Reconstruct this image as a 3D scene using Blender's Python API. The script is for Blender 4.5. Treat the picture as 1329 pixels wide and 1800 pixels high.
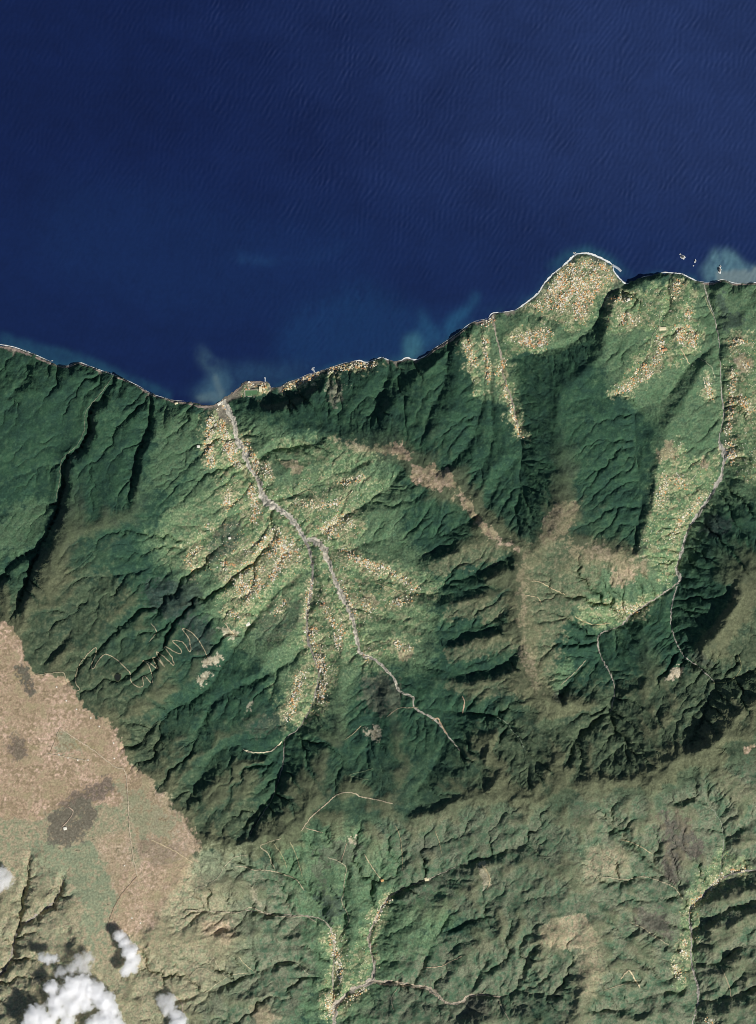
import bpy, math, random, heapq
import numpy as np

# ------------------------------------------------------------------ scene, camera, sky, sun
for _o in list(bpy.data.objects):
    bpy.data.objects.remove(_o)
SC = bpy.context.scene
COL = SC.collection
R = math.radians
M_PX = 10.0                       # one photograph pixel is about ten metres on the ground
W_PX, H_PX = 1329.0, 1800.0
CAM_H = 400000.0                  # a satellite looking straight down
SUN_AZ, SUN_EL = 137.0, 38.0      # compass bearing of the sun (clockwise from north), elevation

cam_d = bpy.data.cameras.new('camera')
cam_d.sensor_fit = 'VERTICAL'
cam_d.sensor_height = 24.0
cam_d.lens = 24.0 * CAM_H / (H_PX * M_PX)
cam_d.clip_start = 1000.0
cam_d.clip_end = 900000.0
cam = bpy.data.objects.new('camera', cam_d)
cam.location = (0, 0, CAM_H)
COL.objects.link(cam)
SC.camera = cam

wd = bpy.data.worlds.new('World')
SC.world = wd
wd.use_nodes = True
_nt = wd.node_tree
_bg = _nt.nodes['Background']
_sky = _nt.nodes.new('ShaderNodeTexSky')
_sky.sky_type = 'NISHITA'
_sky.sun_disc = False
_sky.sun_elevation = R(SUN_EL)
_sky.sun_rotation = R(SUN_AZ)
_sky.altitude = 1000.0
_nt.links.new(_sky.outputs[0], _bg.inputs[0])
_bg.inputs[1].default_value = 0.05

sun_d = bpy.data.lights.new('sun', 'SUN')
sun_d.energy = 4.4
sun_d.angle = R(0.5)
sun_d.color = (1.0, 0.965, 0.915)
sun = bpy.data.objects.new('sun', sun_d)
sun.rotation_euler = (R(90 - SUN_EL), 0, R(180 - SUN_AZ))
COL.objects.link(sun)

SC.view_settings.view_transform = 'Standard'
SC.view_settings.look = 'None'
SC.view_settings.exposure = 0.0
SC.view_settings.gamma = 1.0
SC.view_settings.use_curve_mapping = False
SC.cycles.volume_bounces = 48
SC.cycles.max_bounces = 48
SC.cycles.diffuse_bounces = 2
SC.cycles.pixel_filter_type = 'BLACKMAN_HARRIS'
SC.cycles.filter_width = 1.0

rng = np.random.default_rng(7)
random.seed(7)

def wx(px): return (np.asarray(px) - W_PX / 2) * M_PX
def wy(py): return -(np.asarray(py) - H_PX / 2) * M_PX

def s2l(c):
    c = np.asarray(c, dtype=np.float64) / 255.0
    return np.where(c <= 0.04045, c / 12.92, ((c + 0.055) / 1.055) ** 2.4)

# ------------------------------------------------------------------ numpy helpers
def perlin(x, y, seed=0):
    r = np.random.default_rng(seed)
    perm = r.permutation(256)
    ang = r.random(256) * 2 * np.pi
    gx, gy = np.cos(ang).astype(np.float32), np.sin(ang).astype(np.float32)
    xi = np.floor(x).astype(np.int64); yi = np.floor(y).astype(np.int64)
    xf = (x - xi).astype(np.float32); yf = (y - yi).astype(np.float32)
    u = xf * xf * xf * (xf * (xf * 6 - 15) + 10); v = yf * yf * yf * (yf * (yf * 6 - 15) + 10)
    def g(ix, iy, fx, fy):
        h = perm[(perm[ix & 255] + iy) & 255]
        return gx[h] * fx + gy[h] * fy
    a = g(xi, yi, xf, yf); b = g(xi + 1, yi, xf - 1, yf)
    c = g(xi, yi + 1, xf, yf - 1); d = g(xi + 1, yi + 1, xf - 1, yf - 1)
    return ((a + u * (b - a)) + v * ((c + u * (d - c)) - (a + u * (b - a)))) * 1.5

def fbm(x, y, octv=4, seed=0, gain=0.5, ridged=False):
    s = 0; a = 1.0; t = 0
    for k in range(octv):
        n = perlin(x * 2 ** k + 17.3 * k, y * 2 ** k - 9.1 * k, seed + k)
        if ridged: n = 1 - 2 * np.abs(n)
        s = s + a * n; t += a; a *= gain
    return s / t

def blur(a, r, n=2):
    """box blur, radius r cells, n passes, edges clamped"""
    r = int(r)
    if r < 1: return a
    for _ in range(n):
        for ax in (0, 1):
            p = np.pad(a, [(r + 1, r) if i == ax else (0, 0) for i in (0, 1)], mode='edge')
            c = np.cumsum(p, axis=ax, dtype=np.float64)
            k = 2 * r + 1
            a = ((c[k:] - c[:-k]) if ax == 0 else (c[:, k:] - c[:, :-k])) / k
    return a.astype(np.float32)

def sample(arr, gx, gy):
    """bilinear sampling of arr at fractional col gx, row gy"""
    h, w = arr.shape
    gx = np.clip(gx, 0, w - 1.001); gy = np.clip(gy, 0, h - 1.001)
    x0 = gx.astype(np.int64); y0 = gy.astype(np.int64)
    fx = (gx - x0).astype(np.float32); fy = (gy - y0).astype(np.float32)
    a = arr[y0, x0]; b = arr[y0, x0 + 1]; c = arr[y0 + 1, x0]; d = arr[y0 + 1, x0 + 1]
    return (a * (1 - fx) + b * fx) * (1 - fy) + (c * (1 - fx) + d * fx) * fy

def inside(pts, X, Y):
    m = np.zeros(X.shape, bool)
    n = len(pts)
    for i in range(n):
        x1, y1 = pts[i][:2]; x2, y2 = pts[(i + 1) % n][:2]
        if y1 == y2: continue
        c = ((y1 > Y) != (y2 > Y)) & (X < (x2 - x1) * (Y - y1) / (y2 - y1) + x1)
        m ^= c
    return m

def resample(pts, step, smooth=True):
    """pts: list of tuples; returns an array sampled every `step` pixels along a Catmull-Rom curve"""
    p = np.asarray(pts, dtype=np.float64)
    out = []
    for i in range(len(p) - 1):
        p0 = p[max(i - 1, 0)]; p1 = p[i]; p2 = p[i + 1]; p3 = p[min(i + 2, len(p) - 1)]
        L = math.hypot(*(p2 - p1)[:2]); n = max(1, int(math.ceil(L / step)))
        for k in range(n):
            t = k / n
            if smooth:
                q = 0.5 * ((2 * p1) + (-p0 + p2) * t + (2 * p0 - 5 * p1 + 4 * p2 - p3) * t * t + (-p0 + 3 * p1 - 3 * p2 + p3) * t ** 3)
                q[2:] = p1[2:] + (p2[2:] - p1[2:]) * t
            else:
                q = p1 + (p2 - p1) * t
            out.append(q)
    out.append(p[-1])
    return np.array(out)


# ------------------------------------------------------------------ survey: everything below is in photograph pixels (x, y) with heights in metres
COAST = [(-60,596),(0,606),(26,611),(59,623),(87,635),(107,643),(123,642),(138,637),(151,641),(174,650),(194,657),(217,666),(246,680),(266,692),(287,699),(307,704),(330,706),(350,711),(371,711),(389,702),(404,693),(420,680),(432,671),(448,669),(466,670),(478,681),(494,680),(504,673),(524,666),(542,658),(555,655),(573,649),(591,643),(611,637),(632,634),(645,637),(670,629),(683,633),(703,634),(715,629),(729,633),(747,626),(762,614),(783,601),(803,587),(824,571),(839,564),(857,560),(866,551),(885,549),(905,545),(925,532),(945,516),(958,497),(972,482),(989,468),(999,459),(1012,448),(1030,445),(1045,449),(1063,457),(1077,466),(1079,476),(1089,489),(1100,498),(1112,495),(1130,488),(1153,483),(1165,479),(1181,480),(1199,482),(1214,489),(1229,495),(1252,497),(1270,492),(1291,498),(1311,498),(1329,497),(1400,494)]

# streams: x, y, z
RIVERS = {
 'gorge': [(206,664,1),(195,680,40),(180,700,90),(166,715,120),(157,732,150),(155,760,190),(143,785,230),(127,800,260),(115,815,290),(112,850,340),(103,890,400),(88,930,480),(62,968,560)],
 'gorge_w': [(62,968,560),(30,983,640),(0,1015,740),(-50,1060,900)],
 'gorge_s': [(75,950,520),(55,1000,680),(38,1050,850),(27,1075,1150)],
 'gorge_a': [(103,885,390),(70,888,480),(30,895,580),(-30,910,680)],
 'gorge_b': [(114,822,300),(85,816,380),(55,828,450),(20,842,530),(-30,850,600)],
 'gorge_c': [(45,640,10),(50,660,100),(40,672,190),(15,700,300)],
 'gorge2': [(266,694,1),(264,740,120),(250,780,230),(238,812,330),(232,850,470),(225,885,650)],
 'main': [(391,705,0),(400,718,4),(413,745,12),(416,770,22),(430,795,35),(437,820,50),(455,845,70),(460,870,85),(475,885,95),(495,898,110),(515,915,125),(530,938,140),(537,950,150)],
 'main_e': [(537,950,150),(555,950,158),(570,965,170),(577,985,180),(585,1010,200),(595,1035,225),(610,1065,255),(622,1095,280),(628,1125,310),(634,1148,330),(660,1160,370),(690,1190,430),(703,1215,470),(725,1225,520),(730,1245,560),(765,1265,620),(785,1290,700),(810,1320,850)],
 'main_w': [(537,950,150),(546,975,172),(550,1010,200),(545,1050,230),(540,1090,270),(543,1130,310),(556,1165,350),(560,1190,390),(548,1240,450),(525,1280,510),(502,1300,560),(497,1345,640),(480,1400,780),(465,1425,900),(440,1465,1120)],
 'trib_a': [(463,868,90),(430,900,170),(400,910,230),(370,940,320),(330,960,400),(290,985,560),(240,1005,700),(170,1020,850),(150,1070,1000),(110,1130,1150),(85,1155,1280)],
 'trib_b': [(545,1000,195),(500,1030,240),(470,1060,300),(440,1100,360),(400,1160,480),(360,1215,640),(300,1250,800),(250,1300,1000)],
 'trib_c': [(535,1140,300),(490,1175,400),(440,1200,520),(380,1230,640),(340,1310,900)],
 'trib_d': [(497,1345,640),(450,1320,700),(400,1310,800),(360,1350,900),(335,1400,1100)],
 'trib_e': [(480,1400,780),(450,1430,900),(430,1455,1050),(420,1475,1250)],
 'trib_f': [(545,945,155),(575,930,190),(612,905,260),(650,880,350),(680,860,450),(700,835,600)],
 'trib_g': [(572,963,170),(610,965,230),(650,952,300),(700,950,400),(760,945,520),(800,930,700),(840,905,900)],
 'trib_h': [(590,1020,210),(640,1015,290),(700,1025,370),(750,1043,450),(800,1020,600),(850,1005,780),(890,980,920)],
 'trib_i': [(610,1065,255),(680,1085,400),(740,1105,500),(790,1110,580),(840,1100,720),(885,1075,950)],
 'trib_j': [(636,1148,330),(700,1155,450),(780,1178,600),(840,1165,720),(890,1150,920),(912,1140,980)],
 'trib_k': [(740,1245,570),(800,1250,640),(870,1260,760),(905,1290,900),(925,1330,1100),(930,1370,1300)],
 'trib_l': [(785,1290,700),(760,1350,850),(720,1400,960)],
 'trib_m': [(640,1150,335),(660,1220,500),(650,1290,650),(640,1340,800),(620,1370,950)],
 'trib_n': [(437,815,48),(480,790,110),(520,785,200),(570,775,450)],
 'trib_o': [(470,880,92),(520,870,180),(560,850,280),(600,830,380),(640,815,550)],
 'porco': [(866,552,1),(872,590,30),(880,620,60),(885,660,110),(900,705,170),(912,755,240),(915,800,330),(912,850,450),(908,900,650),(912,945,1000)],
 'porco_a': [(840,566,1),(848,600,80),(852,650,150),(850,690,210),(843,730,290),(830,770,400),(805,800,560),(785,825,780)],
 'porco_b': [(858,562,2),(862,640,130),(862,700,220),(866,740,290),(865,780,380),(845,820,560),(825,850,800)],
 'porco_c': [(915,800,330),(890,825,420),(870,860,600),(855,890,850)],
 'cleft': [(790,602,4),(788,630,120),(775,690,260),(755,730,420),(742,775,650)],
 'small_a': [(684,634,1),(680,665,70),(672,690,150),(660,720,280)],
 'boav': [(1237,497,1),(1243,520,12),(1256,560,30),(1264,600,50),(1266,640,75),(1268,690,95),(1272,730,115),(1264,775,135),(1274,800,145),(1266,840,165),(1250,870,180),(1230,900,195),(1210,930,215),(1198,970,235),(1190,1000,255),(1197,1020,265)],
 'boav_w': [(1197,1020,265),(1170,1040,290),(1140,1060,320),(1110,1080,350),(1090,1100,380),(1055,1115,420),(1052,1140,450),(1062,1165,490),(1075,1190,540),(1080,1215,600),(1073,1250,680),(1080,1280,780),(1095,1295,880),(1100,1330,1100)],
 'boav_w2': [(1058,1150,460),(1030,1165,560),(1000,1200,700),(985,1225,820)],
 'boav_w3': [(1073,1250,680),(1040,1270,800),(1010,1300,950),(1000,1340,1250)],
 'boav_e': [(1190,1030,280),(1180,1070,320),(1182,1110,370),(1200,1150,420),(1225,1170,480),(1255,1197,560),(1242,1240,700),(1225,1285,900),(1215,1310,1200)],
 'boav_e2': [(1255,1197,560),(1295,1190,680),(1340,1170,800)],
 'brook': [(1179,484,2),(1174,510,60),(1178,545,130)],
 'mid': [(1262,605,55),(1240,618,80),(1222,632,110),(1200,655,140),(1185,680,165),(1160,708,190),(1120,722,215),(1116,770,250),(1122,830,330),(1128,880,420),(1118,940,600),(1112,968,800)],
 'scarp': [(1104,497,3),(1080,512,12),(1066,522,20),(1058,545,30),(1045,572,50),(1010,600,90),(970,615,125),(930,625,130),(897,632,90),(884,628,66)],
 'agua': [(580,1840,240),(588,1790,265),(592,1765,280),(620,1740,300),(650,1725,315),(658,1700,330),(650,1660,350),(650,1640,360),(668,1600,400),(690,1572,450),(720,1557,550),(750,1546,640),(800,1523,780),(860,1505,950),(930,1480,1150)],
 'agua_e': [(650,1725,315),(690,1727,335),(725,1732,355),(755,1738,375),(785,1762,410),(812,1760,430),(822,1750,440),(845,1748,470),(880,1752,520),(905,1740,580),(920,1700,700),(945,1660,950)],
 'agua_e2': [(725,1732,355),(745,1695,450),(765,1650,560),(810,1625,700),(860,1610,850)],
 'agua_w': [(590,1770,275),(585,1720,300),(588,1670,340),(580,1630,390),(555,1612,450),(500,1607,540),(470,1605,600),(430,1598,720),(380,1600,880),(340,1600,1050)],
 'agua_n': [(588,1670,340),(605,1620,430),(605,1570,540),(610,1530,650),(590,1500,760),(570,1460,900)],
 'agua_s': [(588,1740,290),(540,1700,420),(500,1690,480),(440,1712,600),(400,1728,750),(350,1745,950),(300,1760,1150)],
 'agua_f': [(585,1640,385),(550,1570,560),(520,1540,700),(470,1530,850),(420,1515,1000)],
 'curral': [(1205,1840,380),(1222,1780,430),(1227,1740,460),(1215,1690,500),(1215,1640,540),(1212,1600,580),(1235,1572,620),(1265,1545,680),(1300,1532,760),(1340,1528,840)],
 'curral_n': [(1262,1545,680),(1270,1500,760),(1268,1450,900),(1250,1420,1050),(1220,1405,1250)],
 'curral_w': [(1206,1590,590),(1180,1550,700),(1150,1540,780),(1100,1545,900),(1070,1550,1050)],
 'curral_w2': [(1190,1670,520),(1150,1640,700),(1110,1620,900)],
 'curral_e': [(1225,1760,445),(1270,1755,560),(1310,1740,680),(1340,1730,760)],
 'curral_sw': [(1170,1760,560),(1130,1730,700),(1090,1720,900),(1060,1735,1050)],
 'cur_a': [(1190,1562,680),(1150,1518,800),(1105,1480,980),(1070,1440,1150)],
 'cur_b': [(1225,1692,500),(1260,1692,640),(1300,1662,780),(1340,1655,860)],
 'cur_c': [(1220,1632,545),(1248,1614,650),(1290,1592,800),(1340,1580,880)],
 'cur_d': [(1270,1480,800),(1300,1455,950),(1340,1430,1050)],
 'cur_e': [(1200,1740,480),(1150,1748,600),(1100,1770,720),(1045,1775,860)],
 'cur_f': [(1262,1440,930),(1240,1410,1060),(1200,1400,1200)],
 'agua_g': [(905,1740,580),(930,1745,680),(980,1750,780)],
 'agua_h': [(820,1752,440),(840,1715,560),(855,1690,680)],
 'west': [(-40,1740,700),(0,1712,800),(20,1685,880),(25,1660,920),(35,1632,960),(65,1608,1020),(95,1585,1090),(108,1562,1180),(114,1543,1330)],
 'west_n': [(35,1632,960),(38,1600,1020),(45,1560,1130),(53,1530,1280),(52,1505,1390)],
}
# crest lines: x, y, z
RIDGES = [
 [(-50,1100,1400),(0,1094,1400),(25,1098,1390)],
 # plateau rim
 [(25,1098,1390),(45,1150,1420),(60,1182,1420),(110,1186,1410),(140,1222,1420),(205,1280,1430),(221,1310,1440),(225,1345,1440),(262,1362,1430),(290,1400,1430),(330,1440,1440),(355,1483,1450),(345,1512,1440),(335,1530,1400),(300,1575,1380),(270,1620,1350),(240,1680,1330),(250,1740,1300),(300,1800,1250)],
 [(0,1200,1440),(60,1250,1450),(120,1310,1460),(180,1370,1460),(250,1430,1470),(300,1500,1460),(250,1560,1420),(220,1610,1380)],
 [(0,1300,1450),(60,1380,1470),(100,1450,1480),(150,1480,1460),(160,1560,1420),(150,1640,1370),(140,1700,1340)],
 [(0,1440,1440),(30,1480,1430)],[(85,1500,1440),(85,1520,1420)],[(140,1540,1410),(145,1600,1390)],
 [(0,1600,1250),(20,1560,1330),(0,1520,1400)],
 # west interfluve
 [(20,1095,1390),(15,1050,1100),(-10,1045,1000)],
 [(0,950,760),(60,925,560),(92,905,450)],[(-20,870,640),(40,865,520),(90,855,400)],[(-20,800,560),(40,790,450),(100,788,340),(135,765,270)],
 [(-20,740,450),(60,730,380),(120,720,300),(148,716,220)],[(-20,690,330),(60,690,320),(120,690,260),(165,690,170),(190,668,90)],[(20,672,290),(15,640,120)],[(70,660,220),(60,635,60)],
 [(110,660,170),(135,655,180),(160,660,150)],
 # ridge between the two gorges
 [(207,676,60),(203,700,220),(195,740,340),(187,780,430),(178,820,520),(172,850,600),(180,885,720),(182,912,800),(158,930,860),(130,932,880),(105,958,930),(85,1000,1000),(72,1035,1080),(52,1070,1200),(25,1098,1385)],
 [(272,712,100),(280,740,260),(274,780,380),(262,815,480),(255,850,580),(252,885,680),(235,900,740),(208,905,780),(182,912,800)],
 [(182,912,800),(175,960,840),(160,1000,900),(130,1030,1000),(95,1070,1120),(60,1110,1260),(45,1140,1400)],
 [(330,712,60),(312,722,210),(300,745,300)],
 [(222,690,200),(228,740,300),(220,790,420),(208,850,600),(200,890,740)],
 [(252,885,680),(300,880,520),(340,870,400),(380,850,250)],
 # south of trib_a, Rosario spurs
 [(60,1182,1420),(100,1150,1350),(170,1110,1050),(230,1060,860),(270,1040,700),(330,1020,520),(400,1000,360),(460,960,240),(500,930,170)],
 [(140,1222,1420),(190,1180,1200),(260,1150,950),(330,1110,720),(380,1080,560),(430,1060,440),(490,1010,280),(530,985,210)],
 [(205,1280,1430),(270,1230,1080),(340,1190,800),(400,1120,560),(440,1080,430)],
 [(225,1345,1440),(290,1320,1100),(350,1260,820),(420,1215,620),(480,1150,470),(520,1100,350),(538,1060,270)],
 [(290,1400,1430),(340,1350,1100),(400,1290,800),(460,1260,680),(510,1200,470),(540,1150,360)],
 [(330,1440,1440),(370,1380,1150),(420,1350,980),(470,1330,800)],
 [(355,1483,1450),(390,1430,1250),(430,1400,1050),(470,1370,820)],
 # spur between the two branches
 [(545,965,190),(565,1010,280),(575,1050,340),(590,1100,420),(605,1150,480),(600,1200,560),(590,1260,680),(570,1310,800),(560,1360,950),(548,1398,1120)],
 [(530,1300,620),(520,1350,800),(500,1400,950),(500,1462,1230)],
 [(700,1300,800),(700,1350,900),(690,1410,1010)],
 [(640,1300,760),(660,1350,860),(672,1405,1000)],
 [(680,1200,560),(690,1260,680),(730,1310,780),(770,1380,1000),(790,1405,1240)],
 # north wall of the valley and eastern main divide
 [(404,706,60),(425,712,140),(455,716,220),(480,722,330),(510,716,350),(535,702,330),(555,685,270),(572,664,150),(585,655,60)],
 [(430,730,180),(460,738,280),(500,750,420),(560,762,560),(600,772,640),(640,784,720),(700,797,820),(725,815,870),(760,842,950),(800,858,1000),(828,888,1040),(850,925,1110),(870,946,1170),(912,966,1140),(918,985,1150),(915,1020,1160),(910,1055,1130),(914,1115,1150),(925,1160,1130),(940,1195,1150),(960,1220,1150)],
 [(668,672,150),(690,692,330),(715,682,330),(740,658,290),(770,632,240),(788,618,150)],
 [(690,692,330),(680,740,560),(690,797,820)],
 [(640,640,40),(650,668,160),(620,700,300),(600,772,640)],
 [(738,690,320),(725,740,520),(715,800,830)],
 [(812,592,150),(806,640,240),(800,700,380),(780,760,580),(765,840,950)],
 [(827,598,130),(835,650,210),(838,690,280),(820,740,420),(800,780,580),(790,840,980)],
 [(856,610,120),(857,680,220),(854,720,300),(850,760,400),(830,800,580),(815,870,1010)],
 [(868,640,120),(875,700,240),(885,760,360),(885,800,460),(860,840,640),(838,905,1060)],
 [(905,900,700),(885,910,900),(862,935,1140)],
 # spurs east of the main valley
 [(545,938,180),(600,915,300),(650,900,400),(700,880,560),(740,870,720),(765,850,930)],
 [(590,945,220),(640,935,330),(700,920,480),(760,910,640),(810,890,880)],
 [(600,985,260),(660,985,380),(735,993,520),(775,975,680),(805,963,800),(850,950,980),(880,948,1100)],
 [(620,1035,300),(700,1050,440),(765,1062,600),(800,1055,740),(850,1048,900),(905,1052,1080)],
 [(850,1020,900),(880,1005,1050),(912,1000,1120)],
 [(640,1090,340),(710,1110,480),(770,1138,640),(810,1128,760),(850,1120,900),(912,1116,1100)],
 [(680,1160,440),(740,1185,560),(785,1195,700),(830,1196,800),(870,1186,920),(930,1180,1120)],
 [(720,1225,530),(770,1225,640),(850,1225,820),(910,1215,1080),(955,1215,1140)],
 [(450,790,160),(500,770,320),(560,762,560)],
 [(460,840,160),(510,830,280),(560,815,400),(620,790,640)],
 [(480,872,160),(550,880,260),(610,865,400),(660,835,560),(700,805,800)],
 # divide between porco and mid valley
 [(985,760,610),(987,820,760),(985,880,920),(975,930,1080),(950,960,1090),(918,985,1150)],
 [(985,880,920),(1000,920,960),(1010,960,980),(1060,975,980),(1105,975,960),(1118,978,900)],
 [(1118,978,900),(1132,930,640),(1142,880,520),(1150,830,450),(1160,780,380),(1168,742,340),(1195,706,320),(1215,676,290),(1235,646,230),(1252,628,120)],
 [(1118,978,900),(1140,1000,700),(1165,1020,420)],
 [(960,970,1080),(1000,1000,950),(1040,1030,700),(1060,1060,560)],
 [(1070,700,340),(1110,690,300),(1140,672,270),(1165,650,240),(1188,610,200),(1197,560,170),(1200,510,100),(1192,490,60)],
 [(1112,499,70),(1095,515,150),(1075,530,190),(1070,560,230),(1063,590,280),(1052,615,330),(1030,645,380),(1005,665,430),(985,690,480),(980,730,550),(985,760,610)],
 [(1140,500,120),(1150,540,170),(1130,580,210),(1110,630,250),(1080,650,290)],
 [(1165,482,70),(1160,500,110)],[(1258,514,160),(1272,504,190),(1264,528,160)],
 [(1300,510,110),(1310,560,180),(1300,620,200),(1310,680,250),(1300,740,260),(1310,800,320),(1329,860,450),(1310,930,620),(1290,980,760)],
 [(905,575,60),(930,565,90),(985,560,70),(1010,575,80),(985,600,130),(930,620,140),(892,600,70)],
 [(960,520,30),(1000,500,35),(1040,480,30),(1050,520,40),(1000,550,55)],
 # northeast massif
 [(1235,1158,760),(1240,1132,900),(1262,1105,1000),(1283,1070,1060),(1296,1040,1080),(1300,1010,1000),(1340,1000,1050)],
 [(1340,1100,900),(1310,1130,800),(1290,1150,760)],
 [(1296,1040,1080),(1270,1010,820),(1250,960,560),(1225,940,350)],
 [(1130,1100,560),(1140,1150,700),(1150,1190,820),(1130,1213,850),(1090,1216,700)],
 [(1150,1190,820),(1180,1200,760)],
 [(1130,1213,850),(1150,1250,980),(1160,1300,1200),(1165,1340,1450),(1150,1372,1620)],
 [(1200,1215,720),(1195,1260,900),(1190,1310,1350)],
 [(960,1220,1270),(975,1245,1150),(965,1280,1080),(945,1300,1060)],
 [(960,1220,1270),(1010,1235,1000),(1050,1240,820)],
 [(985,1275,1000),(970,1310,1200),(985,1350,1400),(1005,1378,1560)],
 [(1040,1300,1000),(1040,1340,1350),(1030,1368,1580)],
 # southern main divide
 [(355,1483,1450),(430,1480,1340),(500,1463,1230),(528,1432,1180),(548,1400,1130),(600,1386,1040),(670,1405,1000),(700,1430,1020),(722,1435,1060),(770,1420,1200),(820,1396,1340),(858,1382,1430),(892,1400,1480),(935,1412,1520),(965,1420,1540),(985,1403,1540),(1010,1376,1580),(1060,1362,1590),(1110,1372,1600),(1150,1372,1620),(1190,1335,1640),(1235,1312,1660),(1262,1298,1480),(1280,1270,1220),(1340,1225,1160)],
 [(858,1382,1430),(852,1345,1330),(858,1308,1180)],
 [(830,1388,1300),(826,1350,1150),(822,1318,950)],
 # south side spurs
 [(430,1480,1340),(440,1500,1150),(490,1515,950),(540,1530,780),(575,1570,620),(590,1620,480)],
 [(548,1400,1130),(570,1430,1060),(590,1470,900)],
 [(670,1405,1000),(650,1450,900),(640,1510,740),(630,1570,600),(625,1640,480),(620,1710,360)],
 [(770,1420,1200),(750,1470,950),(740,1520,760),(725,1545,620)],
 [(858,1382,1430),(850,1430,1250),(830,1480,1000),(800,1512,830)],
 [(935,1412,1520),(920,1450,1350),(880,1485,1060)],
 [(690,1700,430),(720,1655,560),(745,1620,680),(780,1595,800),(815,1565,900),(860,1545,1000),(920,1530,1150),(985,1500,1350),(1000,1440,1500),(985,1403,1540)],
 [(670,1690,380),(700,1640,500),(740,1590,640),(800,1560,840)],
 [(780,1740,430),(820,1680,650),(850,1660,800),(873,1640,950),(880,1600,1020),(920,1560,1120)],
 [(830,1740,470),(880,1690,750),(900,1650,950),(935,1600,1120),(945,1630,1180),(945,1665,1100)],
 [(945,1630,1180),(985,1640,1200),(1030,1640,1230),(1050,1600,1250),(1015,1560,1280),(1000,1500,1400)],
 [(1030,1640,1230),(1040,1700,1150),(1020,1760,1050),(1010,1820,950)],
 [(940,1760,750),(990,1720,900),(1025,1690,1150)],
 [(800,1790,520),(840,1790,700),(900,1780,760),(960,1790,850)],
 [(690,1740,380),(700,1790,520),(740,1800,600),(780,1800,560)],
 [(1110,1372,1600),(1100,1420,1450),(1120,1470,1250),(1160,1500,1000),(1195,1560,680)],
 [(1060,1362,1590),(1050,1420,1480),(1030,1480,1350),(1050,1520,1200),(1110,1590,900),(1160,1610,740),(1195,1630,600)],
 [(1110,1660,950),(1150,1690,780),(1190,1720,560)],
 [(1040,1700,1150),(1100,1690,950),(1140,1700,800)],
 [(1235,1312,1660),(1260,1360,1450),(1300,1420,1250),(1290,1480,950),(1285,1520,780)],
 [(1190,1335,1640),(1190,1400,1380),(1215,1450,1100),(1245,1500,820)],
 [(1240,1700,640),(1250,1660,850),(1250,1630,900),(1280,1635,980),(1300,1610,1000),(1340,1598,1080)],
 [(1240,1595,700),(1280,1575,860),(1340,1560,980)],
 [(1290,1680,900),(1310,1720,860),(1340,1700,900)],
 [(1260,1780,700),(1300,1770,820),(1340,1770,900)],
 [(450,1560,900),(420,1560,1050),(370,1540,1200),(340,1520,1420)],
 [(560,1650,520),(500,1650,640),(430,1640,850),(370,1650,1080),(290,1640,1300)],
 [(560,1750,420),(480,1750,640),(400,1770,900),(330,1790,1150)],
 [(60,1640,1150),(100,1630,1300),(140,1620,1370)],[(40,1700,1150),(80,1700,1280),(140,1690,1340)],
 [(20,1800,1000),(60,1760,1180),(130,1760,1300),(200,1770,1310)],
 # feet of cliffs
 [(408,699,15),(440,702,20),(480,703,25),(510,694,30),(545,676,25),(566,661,20)],
 [(690,674,90),(715,657,80),(745,637,60),(770,619,40)],[(664,650,40),(672,665,60)],[(660,640,110),(667,668,190)],
 [(1112,504,140),(1130,497,140),(1150,491,130),(1165,485,120)],
 [(1258,1285,950),(1270,1260,950),(1300,1228,940),(1340,1198,930)],
 [(1231,1125,700),(1254,1092,720),(1275,1054,740),(1285,1026,740)],
 [(284,712,30),(300,716,40),(325,722,50)],
 [(870,585,50),(905,560,20),(940,556,30),(985,562,45)],[(890,598,95),(905,570,85),(940,564,90),(985,567,85)],
 [(1200,1572,640),(1160,1535,860),(1120,1500,1000),(1085,1460,1180)],[(1120,1560,940),(1060,1590,1080)],[(1080,1620,1020),(1140,1625,800),(1185,1650,600)],
 [(1230,1720,560),(1280,1715,760),(1330,1700,860)],[(1228,1660,600),(1262,1660,800),(1300,1640,900)],[(1235,1612,640),(1270,1600,800),(1320,1572,900)],
 [(1110,1740,850),(1150,1720,700),(1180,1735,560)],[(1100,1800,850),(1150,1775,720),(1190,1775,560)],[(1290,1490,880),(1329,1470,1080)],[(1240,1460,1000),(1200,1440,1150)],
 [(1060,1530,1180),(1040,1500,1300)],[(860,1720,640),(890,1700,800)],[(960,1730,820),(1000,1700,1000)],
]

RIDGES = [[(x, y, z if z < 1000 else 1000 + 0.62 * (z - 1000)) for x, y, z in p] for p in RIDGES]
RIVERS = {k: [(x, y, z if z < 1000 else 1000 + 0.62 * (z - 1000)) for x, y, z in p] for k, p in RIVERS.items()}

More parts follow.
